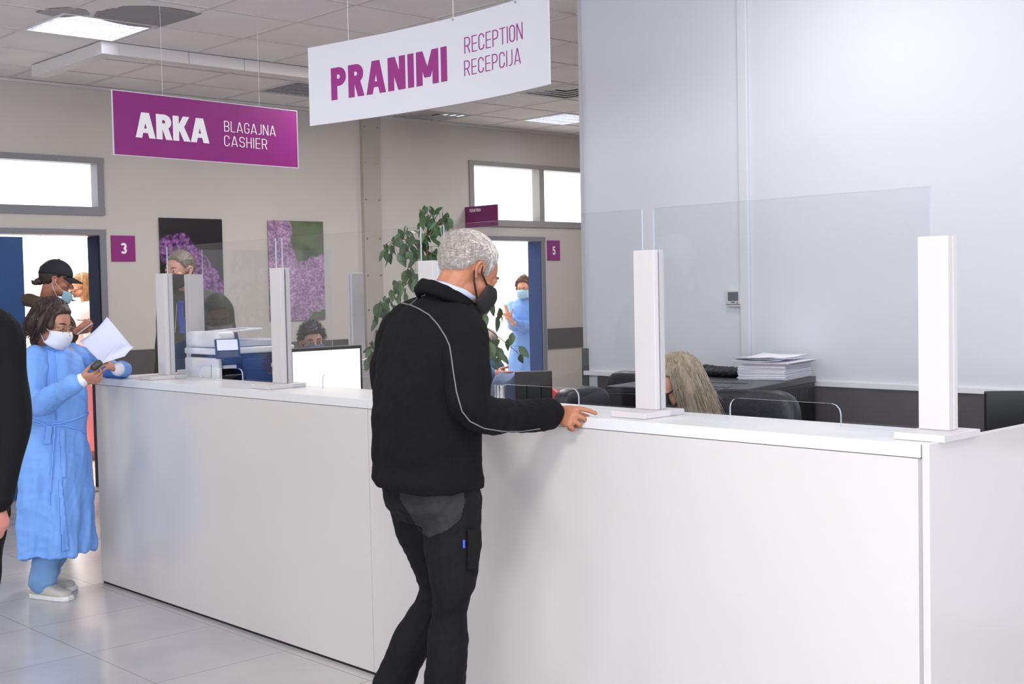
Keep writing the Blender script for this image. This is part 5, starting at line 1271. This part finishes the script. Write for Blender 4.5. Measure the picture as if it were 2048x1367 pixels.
# ---- waiting chairs and the two people sitting on them
M_RED = mat('red_chair', (176, 22, 38), .45)
def waiting_chair(x, y, az, label):
    t = thing('waiting_chair', label, 'chair', (x, y, 0)); M = Mz((x, y, 0), az)
    mb = MB(); rbox(mb, M @ Matrix.Translation((0, .02, .44)), .46, .44, .05, pw=6); mb.build('seat', M_RED, t, True)
    mb = MB(); rbox(mb, M @ Matrix.Translation((0, -.23, .745)) @ Matrix.Rotation(R(8), 4, 'X'), .46, .035, .28, pw=6); mb.build('backrest', M_RED, t, True)
    for a in (-.21, .21):
        mb = MB(); mb.tube([M @ Vector((a, .18, 0)), M @ Vector((a, .18, .41))], .012); mb.build('leg', M_METAL, t, True)
        mb = MB(); mb.tube([M @ Vector((a, -.22, 0)), M @ Vector((a, -.20, .43)), M @ Vector((a, -.255, .80))], .012); mb.build('leg', M_METAL, t, True)
    return t
def seated(hx, hy, d, az, h, z_off=0):
    p = A(hx, hy, d); j = std(0, 0, az, h, seated=True); dz = p.z - j['head'].z
    return p, dz
p = A(625, 683, 8.5); j = std(p.x + .03, p.y + .02, -28, 1.70, seated=True)
for k_ in ('head', 'neck', 'chest', 'waist', 'pel', 'shL', 'shR', 'elL', 'elR'): j[k_] = j[k_] + Vector((0, 0, 0))
j['head'] = Vector((p.x, p.y, p.z)); j['neck'] = Vector((j['neck'].x, j['neck'].y, p.z - .125))
dz = (p.z - .20) - j['shL'].z
for k_ in ('shL', 'shR', 'elL', 'elR', 'chest'): j[k_] = j[k_] + Vector((0, 0, dz * (1 if k_ != 'chest' else .7)))
M = hmat(j['head'], -24, 4, 4, .98)
t = person('seated man with glasses and dark blue mask, head showing above the lit monitor', j)
body(t, j, M, skin('skin_sallow', (186, 138, 114)), voxel=.0055)
M_BK = hairm('black_hair', (36, 32, 34), .4); LNA = [(-.11, -.06), (-.05, -.045), (-.02, .0), (.01, .01), (.035, .025), (.055, .05), (.10, .062)]
mb = MB(); haircap(mb, M, LNA, .16, 40, amp=.12); strands(mb, M, LNA, 1500, .025, .0018, lambda p, n_, rs: Vector((p.x, .2, .1)) + n_ * 1.2, .2, segs=2); mb.build('hair', M_BK, t, True)
facemask(t, M, mat('dark_blue_mask', (44, 60, 112), .75), puff=1.4); spectacles(t, M, mat('dark_frame', (30, 28, 30), .3), .021); eyebrows(t, M, MATS['dark_brow'])
garment(t, j, 'sweater', mat('dark_sweater', (44, 46, 60), .9), .02, voxel=.008, wr=cloth(.006, 12, 81)); trousers(t, j, 'trousers', MATS['dark_jeans'], voxel=.009); shoes(t, j, MATS['black_shoe'])
f_ = fwd(-28); waiting_chair(j['pel'].x, j['pel'].y, -28, 'red waiting chair under the seated man with glasses')

p = A(972, 692, 9.0); j = std(p.x, p.y, 22, 1.72, seated=True)
j['head'] = Vector(p); j['wrR'] = A(984, 748, 8.8); j['elR'] = A(955, 742, 8.85); j['knR'] = A(1012, 762, 8.75); j['anR'] = A(1035, 850, 8.8)
M = hmat(j['head'], 168, 10, 0, 1.0)
t = person('seated person in blue jeans half hidden behind the man in black', j)
body(t, j, M, skin('skin_pink', (192, 128, 116)), voxel=.0055)
mb = MB(); haircap(mb, M, LNM, .09, 36, amp=.03); mb.build('hair', hairm('ash_hair', (150, 140, 132), .3), t, True)
garment(t, j, 'sweater', mat('teal_sweater', (62, 104, 134), .9), .022, voxel=.008, wr=cloth(.006, 12, 82), cuff=.9)
trousers(t, j, 'jeans', mat('blue_jeans', (92, 108, 138), .85, var=.12, vscale=12), (.10, .095, .082, .065, .06), voxel=.009, wr=cloth(.006, 14, 7, 1)); shoes(t, j, MATS['black_shoe'])
waiting_chair(j['pel'].x, j['pel'].y, 22, 'red waiting chair with its backrest showing beside the seated person in jeans')
c = A(1022, 790, 7.9); waiting_chair(c.x, c.y + .05, 230, 'empty red waiting chair partly hidden by the monitor that is seen from behind')

# ---- woman in the blue gown inside the far right room
dxy = A(1052, 640, 14.0); j = std(dxy.x, dxy.y, -62, 1.64); j['head'] = A(1048, 576, 13.95); j['neck'] = A(1052, 598, 14.0)
j['elR'] = A(1028, 650, 13.8); j['wrR'] = A(1022, 637, 13.62); j['elL'] = A(1066, 652, 13.95); j['wrL'] = A(1026, 646, 13.62)
M = hmat(j['head'], -60, 4, 0, 1.0)
t = person('curly-haired woman in blue gown clasping her hands in the far right doorway', j)
body(t, j, M, skin('skin_peach', (218, 158, 132)), dict(R=dict(d=-RT * .45 + UP * .8, n=RT * .6 + FW * .2, th=-FW + UP * .2, curl=(8, 8, 10, 12), spread=1.8, thumb=(.8, .5, .1)), L=dict(d=-RT * .6 + UP * .7, n=-RT * .3 - FW * .1 - UP * .3, th=-FW * .5 + UP, curl=(15, 15, 18, 20), spread=1.6)), True, .006)
mb = MB(); haircap(mb, M, LNF, .20, 40, amp=.5)
rs = random.Random(9)
for _ in range(130):
    d = Vector((rs.gauss(0, 1), rs.gauss(-.5, .8), rs.gauss(.3, .8))).normalized(); q = Vector((d.x * .09, d.y * .105 - .014, d.z * .10 + .035))
    if q.y > .045 and q.z < .085: continue
    if q.z < -.06: continue
    mb.ell(q, (.014, .014, .014), M, 6)
mb.build('hair', hairm('curly_brown_hair', (92, 54, 40), .45), t, True)
facemask(t, M, mat('light_blue_mask', (160, 200, 226), .7), mat('white_loop', (225, 225, 230), .7)); spectacles(t, M, MATS['dark_frame'], .021)
mb = MB(); rg = []; k = 1
for z, hw, hd in ((.18, .24, .20), (.45, .23, .19), (.75, .20, .16), (.98, .16, .13), (1.05, .165, .13), (1.22, .175, .13), (1.34, .165, .11), (1.40, .12, .085), (1.43, .07, .065)):
    c = Vector((dxy.x, dxy.y, z)); rg.append([c + lat(-62) * (hw * (1 + .04 * math.sin(7 * u) * (z < 1)) * math.cos(u)) + fwd(-62) * (hd * math.sin(u)) for u in (2 * math.pi * i / 36 for i in range(36))])
mb.rings(rg)
for s_ in 'LR': mb.limb([j['neck'].lerp(j['sh' + s_], .5) - Vector((0, 0, .03)), j['sh' + s_], j['el' + s_], j['el' + s_].lerp(j['wr' + s_], .85)], [.06, .075, .07, .045])
vox(mb, 'gown', M_GOWN, t, .008, 3, cloth(.010, 10, 91, .5))
trousers(t, j, 'scrub_trousers', M_SCRUB, voxel=.009, top=-.02); shoes(t, j, MATS['grey_knit_shoe'], MATS['white_sole'])

# ---- blonde receptionist behind the right part of the counter
p = A(1353, 770, 4.95); j = std(p.x + .05, p.y + .16, 250, 1.66, seated=True)
j['head'] = Vector(p); off = (p.z - .24) - j['shL'].z
for k_ in ('neck', 'shL', 'shR', 'elL', 'elR', 'chest'): j[k_] = j[k_] + Vector((0, 0, off * (.7 if k_ == 'chest' else 1)))
j['neck'] = Vector((p.x + .02, p.y + .02, p.z - .13))
M = hmat(j['head'], 226, 14, 6, .98)
t = person('blonde receptionist in a black mask sitting behind the right part of the counter', j)
body(t, j, M, skin('skin_peach', (218, 158, 132)), None, True, .005)
M_BL = hairm('blonde_hair', (158, 140, 122), .34)
mb = MB(); longhair(mb, M, -.26, 1.0); hh = vox(mb, 'hair', M_BL, t, .0055, 3, cloth(.005, 50, 16, .10))
def fl3(p, nn, rs): return Vector((p.x * 1.0, -.04, -1.0 if p.z < .09 else -.35)) + nn * .10
mb = MB(); strands(mb, M, LNL, 2200, .22, .0014, fl3, .30, gravity=.30, segs=7, ymax=.02, seed=14); mb.build('hair_strands', hairm('blonde_hair_light', (180, 164, 144), .35), hh, True)
facemask(t, M, MATS['black_mask'], puff=1.5); eyebrows(t, M, MATS['grey_brow'])
garment(t, j, 'blouse', mat('dark_blouse', (40, 42, 60), .85), .02, voxel=.008); trousers(t, j, 'trousers', MATS['dark_jeans'], voxel=.01); shoes(t, j, MATS['black_shoe'])

# ---- weeping fig behind the counter
M_LEAF = mat('fig_leaf', (66, 96, 58), .38, var=.35, vscale=5); M_STEM = mat('fig_stem', (112, 84, 62), .8)
DP = 6.9
b_ = A(872, 800, DP); t = thing('potted_fig', 'tall green weeping fig with hanging leaves behind the grey-haired man in black', 'plant', (b_.x, b_.y, 0))
mb = MB(); mb.lathe((b_.x, b_.y, 0), [(.13, 0), (.135, .01), (.17, .34), (.175, .36), (.16, .36), (.155, .33)]); mb.build('pot', mat('pot_white', (210, 208, 204), .5), t)
mb = MB(); mb.lathe((b_.x, b_.y, .315), [(.152, 0), (.15, .01)]); mb.build('soil', mat('soil', (52, 40, 32), .95, bump=.6, bscale=80), t)
BR = [[(872, 640), (862, 600), (856, 540), (853, 480), (858, 440), (864, 425)], [(856, 520), (830, 488), (800, 474), (782, 486)], [(862, 600), (830, 556), (795, 580), (768, 612), (752, 640)],
      [(868, 660), (810, 672), (760, 690), (740, 712)], [(864, 610), (925, 622), (960, 648), (985, 664), (1010, 684), (1034, 704), (1044, 712)], [(870, 650), (940, 660), (985, 690), (1000, 715)], [(857, 470), (880, 445), (900, 447)], [(864, 615), (940, 600), (985, 618), (1002, 636)]]
mb = MB(); mb.tube([Vector((b_.x, b_.y, .32)), A(868, 720, DP), A(872, 640, DP)], [.016, .013, .012], 8)
nodes = []
rl = random.Random(12)
for i, br in enumerate(BR):
    P = [A(x, y, DP + (.0 if i == 0 else .05 * math.sin(i * 2 + k))) for k, (x, y) in enumerate(br)]
    mb.tube(P, [(.011 if i == 0 else .005) * (1 - .75 * k / (len(P) - 1)) for k in range(len(P))], 6); 
    for a, b in zip(P, P[1:]): nodes += [a.lerp(b, q / 4) for q in range(4)]
mb.build('trunk', M_STEM, t, True)
LV = [(849, 422), (842, 430), (873, 423), (847, 444), (838, 452), (880, 443), (892, 437), (872, 454), (898, 451), (902, 446), (876, 463), (859, 461), (845, 476), (867, 479), (881, 491), (872, 502), (853, 477), (847, 484), (851, 494), (878, 506), (842, 505), (859, 516), (870, 516), (846, 516),
      (831, 463), (812, 462), (803, 469), (827, 480), (796, 486), (787, 483), (812, 483), (773, 498), (789, 500), (806, 500), (817, 500), (780, 516), (773, 513), (808, 519), (820, 511), (831, 516), (823, 527), (803, 511), (836, 492), (822, 490), (795, 476), (862, 446), (868, 436),
      (812, 558), (806, 569), (820, 561), (791, 577), (801, 580), (784, 591), (776, 602), (773, 611), (762, 614), (763, 626), (751, 644), (756, 630), (753, 619), (748, 694), (737, 705), (742, 711), (741, 722), (824, 574), (812, 588), (798, 600), (786, 612), (770, 628), (760, 690), (752, 702), (830, 560), (818, 548),
      (965, 622), (974, 623), (984, 617), (994, 645), (1004, 639), (961, 633), (998, 629), (1024, 677), (1016, 690), (994, 649), (1048, 703), (1042, 716), (995, 728), (1001, 710), (1008, 716), (985, 682), (989, 688), (997, 699), (983, 699), (975, 690), (978, 706), (970, 676), (966, 655), (972, 640), (990, 706)]
mb = MB()
for i, (x, y) in enumerate(LV + [(a + rl.uniform(-9, 9), b + rl.uniform(-9, 9)) for a, b in LV if a < 840 or b < 530] + [(rl.uniform(845, 960), rl.uniform(540, 720)) for _ in range(60)]):
    p = A(x + rl.uniform(-1, 1), y + rl.uniform(-1, 1), DP + rl.uniform(-.14, .14)); nb = min(nodes, key=lambda q: (q - p).length)
    out = (p - nb); out = out.normalized() if out.length > .01 else Vector((0, 0, -1))
    d = (out * .5 + Vector((rl.gauss(0, .35), rl.gauss(0, .35), -.85 + rl.gauss(0, .3)))).normalized()
    nm = (-FW * rl.uniform(.3, 1) + Vector((rl.gauss(0, .5), rl.gauss(0, .5), .5 + rl.gauss(0, .3)))); nm = (nm - d * nm.dot(d)).normalized(); sd2 = d.cross(nm)
    L_ = rl.uniform(.062, .090) * (1.05 if x > 960 else .92); w_ = L_ * rl.uniform(.20, .27); rows = []
    for k in range(8):
        v = k / 7; hw = w_ * math.sin(math.pi * min(1, v * .93 + .02) ** .8) + .0006; c = p + d * ((v - .5) * L_) - nm * (.010 * v * v)
        rows.append([c - sd2 * hw + nm * hw * .35, c, c + sd2 * hw + nm * hw * .35])
    mb.rings(rows, False, closed=False)
    a = p - d * (.5 * L_); mb.tube([nb, nb.lerp(a, .5) + Vector((0, 0, .006)), a], .0011, 4)
mb.build('foliage', M_LEAF, t, True)
